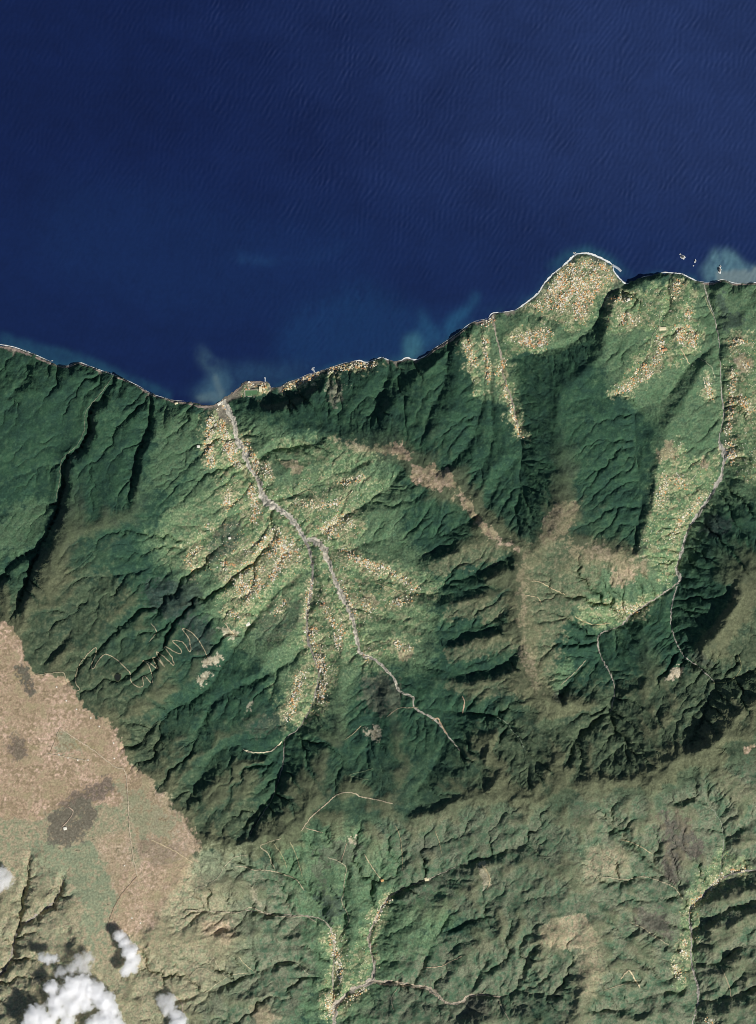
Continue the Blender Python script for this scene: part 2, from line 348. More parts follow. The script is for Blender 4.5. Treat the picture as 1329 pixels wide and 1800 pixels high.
VILL = [  # where it is (for labels), count, orange share, areas: (polygon) or (polyline, half width)
 ('on the rounded surf-edged headland', 1188, .5, [[(990,472),(1010,455),(1042,452),(1074,474),(1084,492),(1062,500),(1048,522),(1040,548),(1024,570),(1000,556),(965,546),(930,550),(955,524),(966,502)]]),
 ('on the terrace just left of the headland', 264, .5, [[(895,590),(930,580),(965,572),(972,592),(950,612),(918,606)]]),
 ('in the rows left of the dark gullied ridge', 312, .45, [([(820,605),(828,625),(832,640)], 7), ([(852,595),(856,630),(859,672)], 4), ([(872,660),(888,632)], 4), ([(885,680),(896,710),(905,740),(916,768)], 3), ([(850,572),(865,560)], 5)]),
 ('in the orange-roofed village above the right coast', 360, .55, [[(1186,572),(1205,568),(1228,590),(1226,612),(1200,610),(1184,592)], ([(1160,592),(1163,618),(1150,640)], 6), ([(1190,495),(1188,520)], 6), ([(1213,545),(1205,560)], 5)]),
 ('on the spur above the black scarp', 288, .45, [[(1125,640),(1150,638),(1160,655),(1120,680),(1085,698),(1075,690),(1105,668)], [(1082,560),(1095,545),(1128,555),(1120,570),(1095,572)], ([(1070,528),(1105,525)], 6)]),
 ('in the long row right of the eastern river', 504, .45, [([(1290,650),(1286,690),(1284,730),(1280,760)], 5), [(1272,775),(1290,770),(1295,800),(1285,820),(1276,800)], ([(1285,605),(1308,598)], 6), ([(1310,640),(1315,650)], 5), ([(1300,700),(1320,722)], 9), ([(1240,665),(1250,700)], 5)]),
 ('along the upper eastern river on the right', 302, .4, [([(1238,872),(1215,895),(1195,920),(1180,945)], 4), ([(1190,840),(1200,855)], 9), ([(1172,835),(1160,885)], 8), ([(1085,1072),(1125,1068)], 8)]),
 ('in the valley town just behind the river mouth', 936, .4, [([(372,735),(368,770),(366,800),(372,820)], 7), ([(385,740),(395,765),(403,785)], 7), [(390,775),(410,770),(418,795),(400,805),(390,795)], ([(405,800),(420,820)], 6), ([(432,775),(438,800)], 6), ([(447,800),(450,835)], 5), ([(465,820),(472,832)], 7), ([(402,865),(398,885)], 6), ([(440,855),(447,885),(452,900)], 6), ([(392,700),(388,722)], 5)]),
 ('in the large village left of the river fork', 1080, .45, [[(428,905),(450,895),(465,900),(450,918),(430,918)], [(470,925),(500,930),(525,955),(530,985),(505,982),(480,960)], [(425,955),(470,935),(525,950),(530,985),(500,1005),(462,1035),(440,1068),(418,1060),(408,1022),(380,1015),(392,985)], ([(335,975),(350,962)], 7), ([(360,925),(372,930)], 5), ([(468,945),(478,952)], 8), ([(480,1080),(505,1055)], 5), ([(345,1000),(328,985)], 7), ([(392,895),(412,880)], 6), ([(400,1075),(425,1085)], 6)]),
 ('on the spurs right of the river fork', 857, .4, [[(560,925),(590,905),(620,900),(628,920),(605,945),(570,948)], ([(600,965),(640,990),(668,1005)], 7), ([(598,1020),(612,1050),(625,1080)], 4), ([(565,1055),(578,1080),(588,1100)], 5), ([(640,1060),(650,1072)], 8), ([(630,985),(680,1000),(735,1040)], 6), ([(600,1090),(600,1130)], 4), ([(690,1062),(722,1050)], 7), ([(520,880),(560,890),(600,880)], 6), ([(600,850),(640,840)], 6), ([(690,1130),(720,1140)], 6)]),
 ('in the house strip up the western fork', 648, .35, [([(548,1020),(542,1050),(537,1085)], 4), [(540,1105),(555,1100),(575,1165),(580,1190),(560,1180)], ([(570,1195),(562,1230)], 7), ([(530,1185),(522,1215),(512,1245),(505,1260)], 8), ([(640,1150),(650,1158)], 4), ([(588,1115),(596,1140)], 4)]),
 ('on the coastal ledge below the dark cliff', 312, .45, [([(498,682),(520,674),(545,664),(562,655)], 4), ([(575,652),(600,648),(625,643),(660,640)], 5), ([(436,678),(446,676)], 5), ([(462,672),(464,688)], 4)]),
 ('in the southern valley at the bottom centre', 408, .35, [([(582,1640),(588,1670),(597,1700),(594,1722)], 6), [(570,1745),(588,1740),(590,1775),(572,1790)], ([(605,1762),(625,1748),(645,1735)], 4), ([(658,1625),(668,1600),(685,1580)], 4)]),
 ('in the lower right corner beside the stream', 240, .3, [[(1180,1695),(1192,1690),(1200,1720),(1186,1722)], ([(1212,1600),(1220,1582),(1234,1574)], 4), ([(1248,1560),(1268,1538)], 5), ([(1205,1650),(1203,1660)], 3), ([(1285,1530),(1310,1528)], 3), ([(1243,1792),(1252,1796)], 4), ([(1196,1672),(1206,1680)], 5)]),
]

# crests with a sheer face towards the upper left: line, offset px, drop m
CLIFFS = [([(735,993,520),(775,975,680),(805,963,790)], 9, 190), ([(830,1008,860),(860,1000,960),(905,985,1060)], 8, 150), ([(765,1062,600),(800,1055,740),(850,1048,880)], 10, 130),
          ([(770,1138,640),(810,1128,760),(850,1120,880),(885,1112,980)], 10, 200), ([(785,1195,700),(830,1196,800),(870,1186,900),(905,1160,1000)], 10, 200), ([(720,1436,1040),(770,1421,1110),(820,1397,1190)], 8, 150),
          ([(1005,665,430),(1030,645,380),(1052,615,330),(1063,590,280),(1070,560,230)], 10, 140), ([(1168,742,340),(1195,706,320),(1215,676,290),(1235,646,230)], 9, 120), ([(1136,900,560),(1142,880,520),(1150,830,450),(1158,790,390)], 8, 120),
          ([(548,1402,1080),(600,1388,1020)], 7, 60), ([(858,1382,1260),(852,1345,1200),(858,1308,1100)], 8, 160), ([(965,1282,1040),(985,1275,1000)], 8, 140), ([(1090,1216,700),(1130,1213,850)], 6, 90),
          ([(945,1600,1080),(946,1630,1100),(945,1662,1060)], 7, 130), ([(868,1655,830),(874,1630,920)], 6, 110), ([(1250,1640,880),(1280,1637,960),(1300,1612,980),(1340,1600,1030)], 9, 190), ([(1010,1376,1350),(1060,1362,1360),(1110,1372,1370)], 7, 120),
          ([(800,1792,540),(830,1788,640),(855,1780,700)], 7, 120), ([(1110,1790,800),(1160,1765,700)], 7, 90), ([(400,1735,760),(440,1722,640)], 6, 80), ([(380,1640,960),(450,1632,800),(500,1640,660)], 6, 70)]

# rim height (m) and half width (px) of the narrow gorges: (left, right) of the downstream-to-upstream direction
GORGE_RIM = {'gorge': (7, 150, 10, 250), 'gorge_s': (7, 90, 10, 160), 'gorge_w': (7, 80, 9, 130), 'gorge2': (6, 80, 10, 180),
             'cleft': (5, 30, 6, 50), 'west': (7, 90, 9, 110), 'west_n': (6, 60, 8, 80)}

# ------------------------------------------------------------------ relief
GX0, GY0, GX1, GY1 = -64, 410, 1393, 1864       # survey window in pixels

def make_relief():
    cons = []
    for k, p in RIVERS.items():
        q = resample(p, 1.0)
        cons.append((q, 1))
        if k in GORGE_RIM:
            wl, hl, wr, hr = GORGE_RIM[k]
            d = np.gradient(q[:, :2], axis=0); d = blur(d, 4) if len(d) > 12 else d
            n = np.stack([-d[:, 1], d[:, 0]], 1); n /= np.linalg.norm(n, axis=1)[:, None] + 1e-9
            t = np.clip(np.arange(len(q)) / 12.0, 0, 1) * np.clip((len(q) - np.arange(len(q))) / 12.0, 0.1, 1)
            for s, w, h in ((1, wl, hl), (-1, wr, hr)):   # image y points down
                m = q.copy(); m[:, :2] += s * n * w; m[:, 2] += h * t
                cons.append((m, 0))
    for p in RIDGES:
        cons.append((resample(p, 1.0), 0))
    for p, off, drop in CLIFFS:            # sheer north-west faces: a foot line beside the crest
        q = resample(p, 1.0); t = np.clip(np.minimum(np.arange(len(q)), np.arange(len(q))[::-1]) / 10.0, 0.1, 1)
        q[:, 0] -= off * 0.6; q[:, 1] -= off * 0.8; q[:, 2] -= drop * t
        cons.append((q, 0))
    co = resample([(x, y, 0.0) for x, y in COAST], 1.0)
    co[:, 2] = 1.0
    cons.append((co, 1))
    allp = np.concatenate([c[0] for c in cons])
    sea_poly = COAST + [(1500, 494), (1500, 200), (-200, 200), (-200, 596)]
    z = None
    for lev, step in enumerate((32, 16, 8, 4)):
        nx = int((GX1 - GX0) / step) + 1; ny = int((GY1 - GY0) / step) + 1
        X, Y = np.meshgrid(GX0 + np.arange(nx) * step, GY0 + np.arange(ny) * step)
        sea = inside(sea_poly, X.astype(float), Y.astype(float))
        ix = np.rint((allp[:, 0] - GX0) / step).astype(int); iy = np.rint((allp[:, 1] - GY0) / step).astype(int)
        ok = (ix >= 0) & (ix < nx) & (iy >= 0) & (iy < ny)
        cnt = np.zeros((ny, nx)); val = np.zeros((ny, nx))
        np.add.at(cnt, (iy[ok], ix[ok]), 1); np.add.at(val, (iy[ok], ix[ok]), allp[ok, 2])
        fix = cnt > 0
        fv = val / np.maximum(cnt, 1)
        fv[sea & ~fix] = -20; fix |= sea
        if z is None: z = np.where(fix, fv, 500.0)
        else:
            z = sample(z.astype(np.float32), (X - GX0) / (2.0 * step), (Y - GY0) / (2.0 * step)).astype(np.float64)
        z[fix] = fv[fix]
        for it in range(260 if lev < 3 else 160):
            p = np.pad(z, 1, mode='edge')
            zn = 0.25 * (p[:-2, 1:-1] + p[2:, 1:-1] + p[1:-1, :-2] + p[1:-1, 2:])
            z = np.where(fix, fv, zn)
    return z, X, Y, sea

def pinned(step, nx, ny):
    pin = np.zeros((ny, nx), bool)
    for k, p in RIVERS.items():
        q = resample(p, 1.0)
        ix = np.rint((q[:, 0] - GX0) / step).astype(int); iy = np.rint((q[:, 1] - GY0) / step).astype(int)
        ok = (ix >= 0) & (ix < nx) & (iy >= 0) & (iy < ny)
        pin[iy[ok], ix[ok]] = True
    return pin

def fill_pits(z, open_):
    ny, nx = z.shape
    N = nx * ny
    zf = z.ravel().tolist(); done = bytearray(N); heap = []
    for i in np.flatnonzero(open_.ravel()):
        i = int(i); done[i] = 1; heap.append((zf[i], i))
    heapq.heapify(heap)
    nb = (-1, 1, -nx, nx, -nx - 1, -nx + 1, nx - 1, nx + 1)
    pop = heapq.heappop; push = heapq.heappush
    while heap:
        h, i = pop(heap)
        for d in nb:
            j = i + d
            if 0 <= j < N and not done[j]:
                done[j] = 1
                if zf[j] <= h: zf[j] = h + 0.05
                push(heap, (zf[j], j))
    return np.array(zf).reshape(ny, nx)

def incise(z, pin, sea, dx, iters, kdt, m=0.45, refill=4, keep=5, creep=0.02, talus=2.3):
    """stream-power incision: water finds its way downhill and cuts branching gullies"""
    ny, nx = z.shape
    edge = np.zeros_like(pin); edge[0] = edge[-1] = True; edge[:, 0] = edge[:, -1] = True
    open_ = pin | sea | edge
    idx = np.arange(nx * ny).reshape(ny, nx)
    macro = blur(z, keep); jit = np.random.default_rng(nx)
    for it in range(iters):
        if it % refill == 0: z = fill_pits(z, open_)
        best = np.zeros((ny, nx)); rec = idx.copy()
        for dy, dx_ in ((-1, 0), (1, 0), (0, -1), (0, 1), (-1, -1), (-1, 1), (1, -1), (1, 1)):
            L = dx * math.hypot(dy, dx_)
            zz = np.roll(z, (-dy, -dx_), (0, 1)); s = (z - zz) / L
            s = s * (0.72 + 0.56 * jit.random(z.shape))
            b = s > best
            best = np.where(b, s, best); rec = np.where(b, np.roll(idx, (-dy, -dx_), (0, 1)), rec)
        rec = np.where(open_, idx, rec)
        order = np.argsort(-z.ravel(), kind='stable').tolist()
        rl = rec.ravel().tolist()
        A = [dx * dx] * (nx * ny)
        for i in order:
            r = rl[i]
            if r != i: A[r] += A[i]
        Aa = np.array(A)
        F = (kdt * Aa ** m / dx).tolist()
        h = z.ravel().tolist()
        for i in reversed(order):
            r = rl[i]
            if r != i and h[r] < h[i]:
                f = F[i]; h[i] = (h[i] + f * h[r]) / (1 + f)
        z = np.array(h).reshape(ny, nx)
        # hillslope creep, landsliding of over-steep walls, slow uplift that keeps the surveyed large forms
        for lim, rate in ((0.0, creep), (talus, 0.2)):
            p = np.pad(z, 1, mode='edge'); acc = 0
            for q in (p[:-2, 1:-1], p[2:, 1:-1], p[1:-1, :-2], p[1:-1, 2:]):
                d = q - z
                acc = acc + np.sign(d) * np.maximum(np.abs(d) - lim * dx, 0)
            z = z + np.where(open_, 0, rate * acc)
        if it < iters - 1:
            z = z + np.where(open_, 0, 0.8 * (macro - blur(z, keep)))
    return z, Aa.reshape(ny, nx)

Z4, X4, Y4, SEA4 = make_relief()
n4y, n4x = Z4.shape
ROUGH4 = blur(np.where((Y4 > 1395) | ((X4 > 800) & (Y4 > 1230)) | ((X4 > 1180) & (Y4 > 1120)), 2.1, np.where((X4 < 330) & (Y4 < 980), 0.6, np.where((Y4 < 980) & (X4 > 560), 0.8, 0.9))).astype(np.float32), 8)
nz = ROUGH4 * 80 * fbm(X4 / 62.0, Y4 / 62.0, 5, 3, 0.62) + ROUGH4 * 40 * fbm(X4 / 38.0, Y4 / 38.0, 3, 40, 0.55, True) + 8 * (np.random.default_rng(5).random(Z4.shape) - 0.5)
# plateau and low headland stay smooth
PLATEAU = [(-80,1094),(25,1098),(45,1150),(60,1182),(110,1186),(140,1222),(205,1280),(221,1310),(225,1345),(262,1362),(290,1400),(330,1440),(355,1483),(345,1512),(335,1530),(300,1575),(270,1620),(240,1680),(150,1690),(150,1600),(112,1535),(60,1490),(40,1500),(30,1560),(-80,1600)]
SOFT4 = blur(inside(PLATEAU, X4.astype(float), Y4.astype(float)).astype(np.float32), 2)
rough = 1 - 0.9 * SOFT4
pin4 = pinned(4, n4x, n4y)
Z4 = Z4 + np.where(SEA4 | pin4, 0, nz * rough)
Z4e, _ = incise(Z4, pin4, SEA4, 40.0, 24, 0.016, m=0.5, keep=6, creep=0.03)
Z4 = Z4e * (1 - SOFT4) + (0.8 * Z4 + 0.2 * Z4e) * SOFT4
# refine at two pixels
n2x = 2 * n4x - 1; n2y = 2 * n4y - 1
X2, Y2 = np.meshgrid(GX0 + np.arange(n2x) * 2.0, GY0 + np.arange(n2y) * 2.0)
wbx = 7 * fbm(X2 / 34.0, Y2 / 34.0, 3, 33); wby = 7 * fbm(X2 / 34.0, Y2 / 34.0, 3, 43)     # keeps the gullies from running straight
Z2 = sample(Z4.astype(np.float32), (X2 + wbx - GX0) / 4, (Y2 + wby - GY0) / 4).astype(np.float64)
SOFT2 = sample(SOFT4, (X2 - GX0) / 4, (Y2 - GY0) / 4)
SEA2 = inside(COAST + [(1500, 494), (1500, 200), (-200, 200), (-200, 596)], X2, Y2)
pin2 = pinned(2, n2x, n2y)
Z2[pin2] = np.minimum(Z2[pin2], sample(Z4.astype(np.float32), (X2 - GX0) / 4, (Y2 - GY0) / 4)[pin2])
g1, g0 = np.gradient(blur(Z2, 3), 20.0)
SL2 = np.hypot(g0, g1)
nz2 = sample(ROUGH4, (X2 - GX0) / 4, (Y2 - GY0) / 4) * (20 * fbm(X2 / 16.0, Y2 / 16.0, 4, 21, 0.6) + 3 * (np.random.default_rng(6).random(Z2.shape) - 0.5)) * (0.25 + np.clip(SL2, 0, 1)) * (1 - 0.85 * SOFT2)
Z2 = Z2 + np.where(SEA2 | pin2, 0, nz2)
Z2e, AREA2 = incise(Z2, pin2, SEA2, 20.0, 10, 0.020, m=0.48, refill=5, keep=6, creep=0.015)
Z2 = Z2e * (1 - SOFT2) + (0.7 * Z2 + 0.3 * Z2e) * SOFT2
# the seaward forest slopes are smooth old lava sheets with few ravines
CALM = blur(((X2 < 330) & (Y2 < 960)).astype(np.float32), 10) + blur(( ((X2 > 560) & (X2 < 1150) & (Y2 > 640) & (Y2 < 960) & (X2 > Y2 - 130)) | ((X2 > 640) & (X2 < 815) & (Y2 > 1270) & (Y2 < 1400))).astype(np.float32), 14)
Z2 = np.where(SEA2, Z2, Z2 * (1 - 0.3 * CALM) + 0.3 * CALM * blur(Z2, 5))
Z2 = Z2 + np.where(SEA2, 0, 0.65 * (Z2 - blur(Z2, 2)) * (1 - SOFT2))      # crisp crests and notches
Z2 = Z2.astype(np.float32) * 0.80
Z2[~SEA2] = np.maximum(Z2[~SEA2], 2.5)
Z2[SEA2] = np.minimum(Z2[SEA2], -6)

def ground(px, py):
    px = np.asarray(px, dtype=float); py = np.asarray(py, dtype=float)
    return sample(Z2, (px - GX0) / 2, (py - GY0) / 2)

# ------------------------------------------------------------------ final height function (adds fine relief to the surveyed form)
GRAD2 = np.hypot(*np.gradient(blur(Z2, 2), 20.0)).astype(np.float32)
CURV2 = (Z2 - blur(Z2, 7)).astype(np.float32)
CREST2 = (Z2 - blur(Z2, 20)).astype(np.float32)
LOGA2 = np.log10(AREA2).astype(np.float32)

def g2(arr, px, py): return sample(arr, (px - GX0) / 2, (py - GY0) / 2)

def hgt(px, py):
    px = np.asarray(px, dtype=float); py = np.asarray(py, dtype=float)
    ux = px + 4.5 * fbm(px / 18.0, py / 18.0, 3, 60); uy = py + 4.5 * fbm(px / 18.0, py / 18.0, 3, 70)
    z = ground(ux, uy)
    sl = g2(GRAD2, ux, uy)
    soft = sample(SOFT4, (px - GX0) / 4, (py - GY0) / 4)
    a = np.clip(sl * 1.5, 0.12, 1.0) * (1 - 0.7 * soft)
    z = z + np.where(z > 2, a * (9 * fbm(px / 9.0, py / 9.0, 3, 80, 0.6) + 4 * fbm(px / 5.0, py / 5.0, 2, 90, 0.6, True)), 0)
    return z

def smooth(a, b, x):
    t = np.clip((x - a) / (b - a), 0, 1)
    return t * t * (3 - 2 * t)

# ------------------------------------------------------------------ land cover (real colours of soil, crops, scrub and forest)
COVER = [
 # class, edge softness px, edge raggedness, strength, polygon
 ('heath', 30, .5, .75, [(900,1150),(960,1210),(1080,1200),(1200,1180),(1400,1020),(1400,1400),(1250,1380),(1100,1420),(900,1440),(820,1400),(850,1300),(930,1260)]),
 ('heath', 16, .5, .8, [(1290,1030),(1400,1000),(1400,1180),(1300,1175),(1245,1150),(1265,1110)]),
 ('heath', 22, .5, .75, [(-80,1040),(30,1060),(110,1110),(200,1190),(270,1260),(330,1380),(360,1440),(440,1400),(470,1440),(360,1490),(-80,1300)]),
 ('heath', 20, .5, .6, [(60,1030),(160,990),(230,1030),(200,1090),(120,1140)]),
 ('mixed', 30, .4, .85, [(200,1500),(350,1490),(500,1520),(560,1600),(560,1720),(520,1800),(450,1900),(-80,1900),(-80,1560)]),
 ('mixed', 30, .4, .8, [(1000,1400),(1150,1400),(1290,1350),(1400,1300),(1400,1900),(990,1900),(960,1750),(900,1700),(930,1600),(1000,1540)]),
 ('mixed', 22, .5, .7, [(690,1650),(800,1640),(920,1640),(960,1750),(900,1830),(560,1860),(600,1780),(680,1740)]),
 ('mixed', 26, .6, .6, [(560,1470),(700,1440),(860,1410),(1000,1430),(1010,1540),(900,1660),(780,1600),(700,1660),(700,1560),(600,1560)]),
 ('meadow', 26, .5, .85, [(355,730),(420,730),(520,760),(660,790),(720,850),(700,930),(760,990),(770,1060),(760,1180),(640,1180),(600,1270),(510,1290),(490,1200),(400,1120),(300,1010),(250,950),(300,900),(345,830)]),
 ('meadow', 24, .5, .8, [(1060,520),(1150,490),(1240,500),(1400,500),(1400,900),(1270,880),(1200,1000),(1160,1050),(1060,1120),(990,1060),(1010,985),(1120,985),(1140,880),(1160,740),(1080,690),(1050,640)]),
 ('meadow', 24, .5, .8, [(480,1500),(620,1440),(700,1500),(700,1600),(780,1560),(800,1600),(700,1700),(640,1800),(520,1800),(560,1700),(520,1600)]),
 ('meadow', 14, .4, .8, [(735,1650),(775,1600),(805,1600),(780,1640),(745,1690),(720,1680)]),
 ('meadow', 14, .5, .9, [(885,545),(945,520),(990,465),(1040,445),(1100,495),(1060,520),(1050,580),(1000,610),(980,620),(900,620),(920,760),(890,720),(840,700),(815,620),(830,575)]),
 ('meadow', 20, .6, .6, [(280,720),(360,730),(350,800),(300,860),(250,880),(270,800)]),
 ('meadow', 14, .6, .8, [(990,1160),(1010,1175),(1000,1215),(970,1225),(965,1195)]),
 ('meadow', 22, .6, .55, [(40,880),(100,880),(60,960),(0,990),(-60,960)]),
 ('farm', 12, .5, .95, [(365,735),(400,725),(432,775),(470,815),(480,860),(540,900),(600,885),(640,900),(650,940),(600,960),(680,990),(735,1040),(690,1080),(640,1080),(650,1140),(720,1120),(735,1150),(640,1155),(605,1130),(585,1200),(575,1250),(520,1285),(500,1240),(530,1190),(530,1100),(560,1000),(520,1010),(450,1080),(415,1110),(375,1060),(400,1000),(330,1000),(320,960),(350,940),(420,905),(395,880),(380,830),(355,790)]),
 ('farm', 12, .6, .6, [(480,860),(530,840),(580,830),(640,830),(690,850),(640,890),(560,900)]),
 ('farm', 20, .7, .5, [(400,1000),(560,960),(760,1000),(770,1060),(690,1180),(600,1180),(520,1290),(480,1240),(540,1150),(440,1120),(390,1080)]),
 ('farm', 16, .7, .4, [(300,900),(390,850),(450,900),(400,1000),(300,1000),(270,950)]),
 ('farm', 14, .6, .55, [(480,770),(600,775),(680,800),(640,830),(560,830),(500,810)]),
 ('farm', 10, .5, .9, [(1150,500),(1200,490),(1225,500),(1225,560),(1240,610),(1200,640),(1160,660),(1090,695),(1075,680),(1120,620),(1150,580),(1070,590),(1065,560),(1080,520)]),
 ('farm', 10, .5, .85, [(1160,790),(1190,770),(1220,810),(1270,790),(1255,860),(1230,890),(1205,940),(1195,1000),(1165,1035),(1150,1000),(1120,985),(1135,910),(1150,850)]),
 ('farm', 10, .5, .8, [(1275,620),(1329,590),(1400,600),(1400,840),(1300,850),(1285,810),(1270,720)]),
 ('farm', 10, .5, .85, [(1020,1060),(1060,1050),(1110,1055),(1180,1035),(1140,1065),(1090,1095),(1060,1105),(1015,1090)]),
 ('farm', 6, .4, .95, [(900,548),(945,522),(990,470),(1030,448),(1075,470),(1095,495),(1060,505),(1045,560),(1010,590),(970,560),(925,545)]),
 ('farm', 6, .4, .95, [(888,585),(915,572),(970,575),(975,600),(950,618),(905,622),(890,605)]),
 ('farm', 5, .4, .9, [(815,600),(830,592),(838,640),(845,690),(838,705),(825,660)]),
 ('farm', 4, .4, .9, [(848,590),(860,590),(864,660),(858,675),(850,640)]),
 ('farm', 4, .4, .9, [(872,640),(890,620),(896,650),(900,700),(918,768),(905,755),(885,700),(870,665)]),
 ('farm', 8, .5, .8, [(560,1640),(600,1620),(620,1680),(650,1600),(690,1565),(690,1590),(665,1640),(665,1700),(640,1740),(600,1790),(565,1800),(560,1740),(580,1700)]),
 ('farm', 12, .5, .7, [(1200,1570),(1270,1490),(1290,1500),(1329,1520),(1260,1560),(1230,1600),(1225,1680),(1205,1740),(1180,1740),(1190,1660)]),
 ('farm', 6, .4, .9, [(480,690),(560,655),(660,632),(670,645),(600,655),(520,685)]),
 ('farm', 5, .4, .8, [(410,695),(440,672),(475,680),(470,690),(430,697)]),
 ('tanmix', 40, .7, .8, [(-80,1500),(330,1500),(420,1600),(400,1700),(300,1830),(-80,1830)]),
 ('tanmix', 12, .5, .95, [(-80,1340),(60,1350),(150,1350),(222,1345),(262,1365),(330,1445),(352,1485),(340,1540),(300,1610),(270,1690),(200,1720),(150,1720),(130,1640),(125,1560),(60,1500),(40,1540),(-80,1640)]),
 ('moor', 4, .22, 1., [(-80,1096),(10,1096),(25,1102),(40,1140),(60,1182),(110,1187),(140,1222),(150,1245),(205,1280),(220,1310),(224,1345),(262,1362),(240,1400),(200,1420),(150,1400),(110,1420),(60,1440),(-80,1430)]),
 ('moor', 8, .45, .75, [(224,1345),(262,1362),(290,1400),(330,1440),(354,1483),(345,1510),(320,1530),(250,1525),(235,1450),(215,1400)]),
 ('moor', 12, .4, .85, [(200,1540),(250,1520),(335,1520),(330,1535),(300,1570),(285,1600),(255,1640),(215,1650),(195,1620),(205,1585)]),
 ('moor', 10, .5, .7, [(168,1475),(225,1455),(238,1530),(205,1560),(190,1530)]),
 ('sage', 10, .35, .85, [(60,1470),(100,1485),(163,1476),(183,1530),(203,1572),(188,1620),(168,1660),(148,1665),(142,1590),(122,1545),(70,1530)]),
 ('sage', 4, .3, .6, [(105,1283),(155,1316),(100,1322)]),
 ('burnt', 7, .5, .75, [(90,1430),(120,1400),(165,1380),(195,1365),(205,1385),(170,1410),(165,1465),(110,1485),(85,1475)]),
 ('burnt', 5, .5, .7, [(12,1310),(30,1295),(55,1300),(52,1322),(30,1332),(12,1322)]),
 ('scrub', 4, .4, .7, [(25,1170),(40,1165),(60,1200),(62,1215),(45,1212),(35,1195)]),
 ('burnt', 8, .5, .35, [(240,1470),(300,1480),(330,1500),(290,1520),(245,1510)]),
 ('sage', 10, .5, .55, [(210,1370),(240,1390),(300,1430),(320,1470),(240,1460),(215,1420)]),
 ('sage', 14, .5, .6, [(360,1490),(440,1485),(430,1520),(380,1540),(350,1530)]),
 ('moor', 4, .6, .75, [(722,812),(742,830),(760,815),(772,828),(790,826),(802,855),(775,862),(735,852),(722,835)]),
 ('moor', 4, .6, .75, [(688,778),(703,775),(725,800),(725,812),(705,808),(690,795)]),
 ('moor', 5, .7, .45, [(580,768),(640,782),(690,785),(690,800),(640,795),(580,778)]),
 ('moor', 5, .8, .75, [(802,862),(830,886),(852,917),(873,944),(913,961),(913,970),(868,953),(843,925),(820,894),(800,870)]),
 ('moor', 5, .6, .45, [(962,905),(980,885),(1015,880),(1010,910),(990,945),(965,955),(950,960)]),
 ('drygrass', 14, .5, .8, [(915,960),(960,955),(1010,955),(1060,965),(1110,970),(1130,985),(1150,1010),(1100,1010),(1060,1000),(1020,1060),(990,1090),(980,1160),(960,1220),(925,1190),(912,1100)]),
 ('moor', 12, .6, .4, [(990,955),(1050,958),(1110,972),(1140,1005),(1110,1005),(1080,990),(1020,985)]),
 ('moor', 7, .7, .35, [(912,970),(925,975),(925,1060),(920,1130),(945,1190),(960,1225),(940,1210),(915,1150),(910,1060)]),
 ('drygrass', 8, .5, .7, [(790,970),(850,950),(905,965),(880,985),(820,1000),(780,1010),(745,1010)]),
 ('drygrass', 8, .5, .7, [(790,1060),(850,1048),(910,1050),(905,1075),(850,1090),(780,1090)]),
 ('drygrass', 8, .5, .6, [(780,1135),(850,1122),(915,1118),(915,1140),(860,1150),(790,1165)]),
 ('drygrass', 10, .5, .5, [(780,1200),(850,1195),(930,1185),(960,1220),(900,1225),(800,1225)]),
 ('tanmix', 4, .5, 1., [(948,1628),(985,1612),(1025,1600),(1050,1640),(1058,1655),(1030,1665),(990,1665),(950,1655)]),
 ('tanmix', 10, .6, .6, [(1030,1490),(1090,1480),(1110,1530),(1060,1550),(1025,1560),(1020,1620)]),
 ('tanmix', 8, .6, .7, [(1015,1660),(1060,1670),(1060,1720),(1025,1760),(1015,1720)]),
 ('moor', 4, .4, .8, [(1303,1308),(1318,1304),(1324,1315),(1310,1320)]),
 ('moor', 8, .5, .6, [(350,1620),(400,1610),(420,1640),(395,1660),(360,1640)]),
 ('moor', 8, .5, .5, [(440,1770),(470,1760),(490,1790),(460,1810)]),
 ('moor', 5, .5, .55, [(495,812),(512,806),(530,815),(525,835),(510,825)]),
 ('moor', 5, .5, .55, [(1170,775),(1185,770),(1190,800),(1160,815),(1155,800)]),
 ('moor', 4, .4, .6, [(1228,808),(1245,805),(1250,820),(1235,820)]),
 ('moor', 6, .5, .6, [(1290,625),(1318,622),(1325,650),(1300,660)]),
 ('moor', 5, .5, .5, [(640,1040),(668,1055),(660,1075),(640,1070)]),
 ('moor', 5, .5, .5, [(700,1140),(725,1138),(728,1155),(705,1160)]),
 ('moor', 5, .5, .6, [(1070,1000),(1110,1000),(1120,1025),(1080,1030)]),
 ('scar', 2, .4, .9, [(608,1462),(620,1470),(624,1485),(612,1480)]),
 ('scar', 3, .5, .85, [(1165,1192),(1178,1178),(1203,1168),(1196,1180),(1184,1196)]),
 ('scar', 3, .5, .7, [(386,1100),(405,1105),(420,1112),(412,1120),(395,1115)]),
 ('scar', 3, .5, .7, [(360,1160),(385,1150),(392,1156),(370,1170),(360,1172)]),
 ('scar', 3, .5, .6, [(345,1190),(365,1180),(372,1192),(352,1210)]),
 ('scar', 3, .5, .55, [(640,1280),(662,1275),(670,1295),(655,1302)]),
 ('scar', 3, .5, .5, [(425,1232),(442,1236),(446,1250),(436,1246)]),
 ('scar', 3, .5, .5, [(440,1545),(452,1570),(462,1600),(455,1600),(445,1575)]),
 ('scar', 3, .5, .5, [(461,1580),(476,1604),(468,1606)]),
 ('scar', 2, .4, .7, [(745,1545),(752,1543),(755,1550),(748,1552)]),
 ('scar', 3, .5, .6, [(840,1515),(860,1520),(862,1545),(852,1565),(850,1540)]),
 ('scar', 5, .6, .35, [(575,675),(605,680),(600,710),(585,705)]),
 ('scrub', 8, .5, .6, [(255,1030),(290,1020),(340,1020),(360,1040),(340,1080),(310,1090),(270,1070),(255,1050)]),
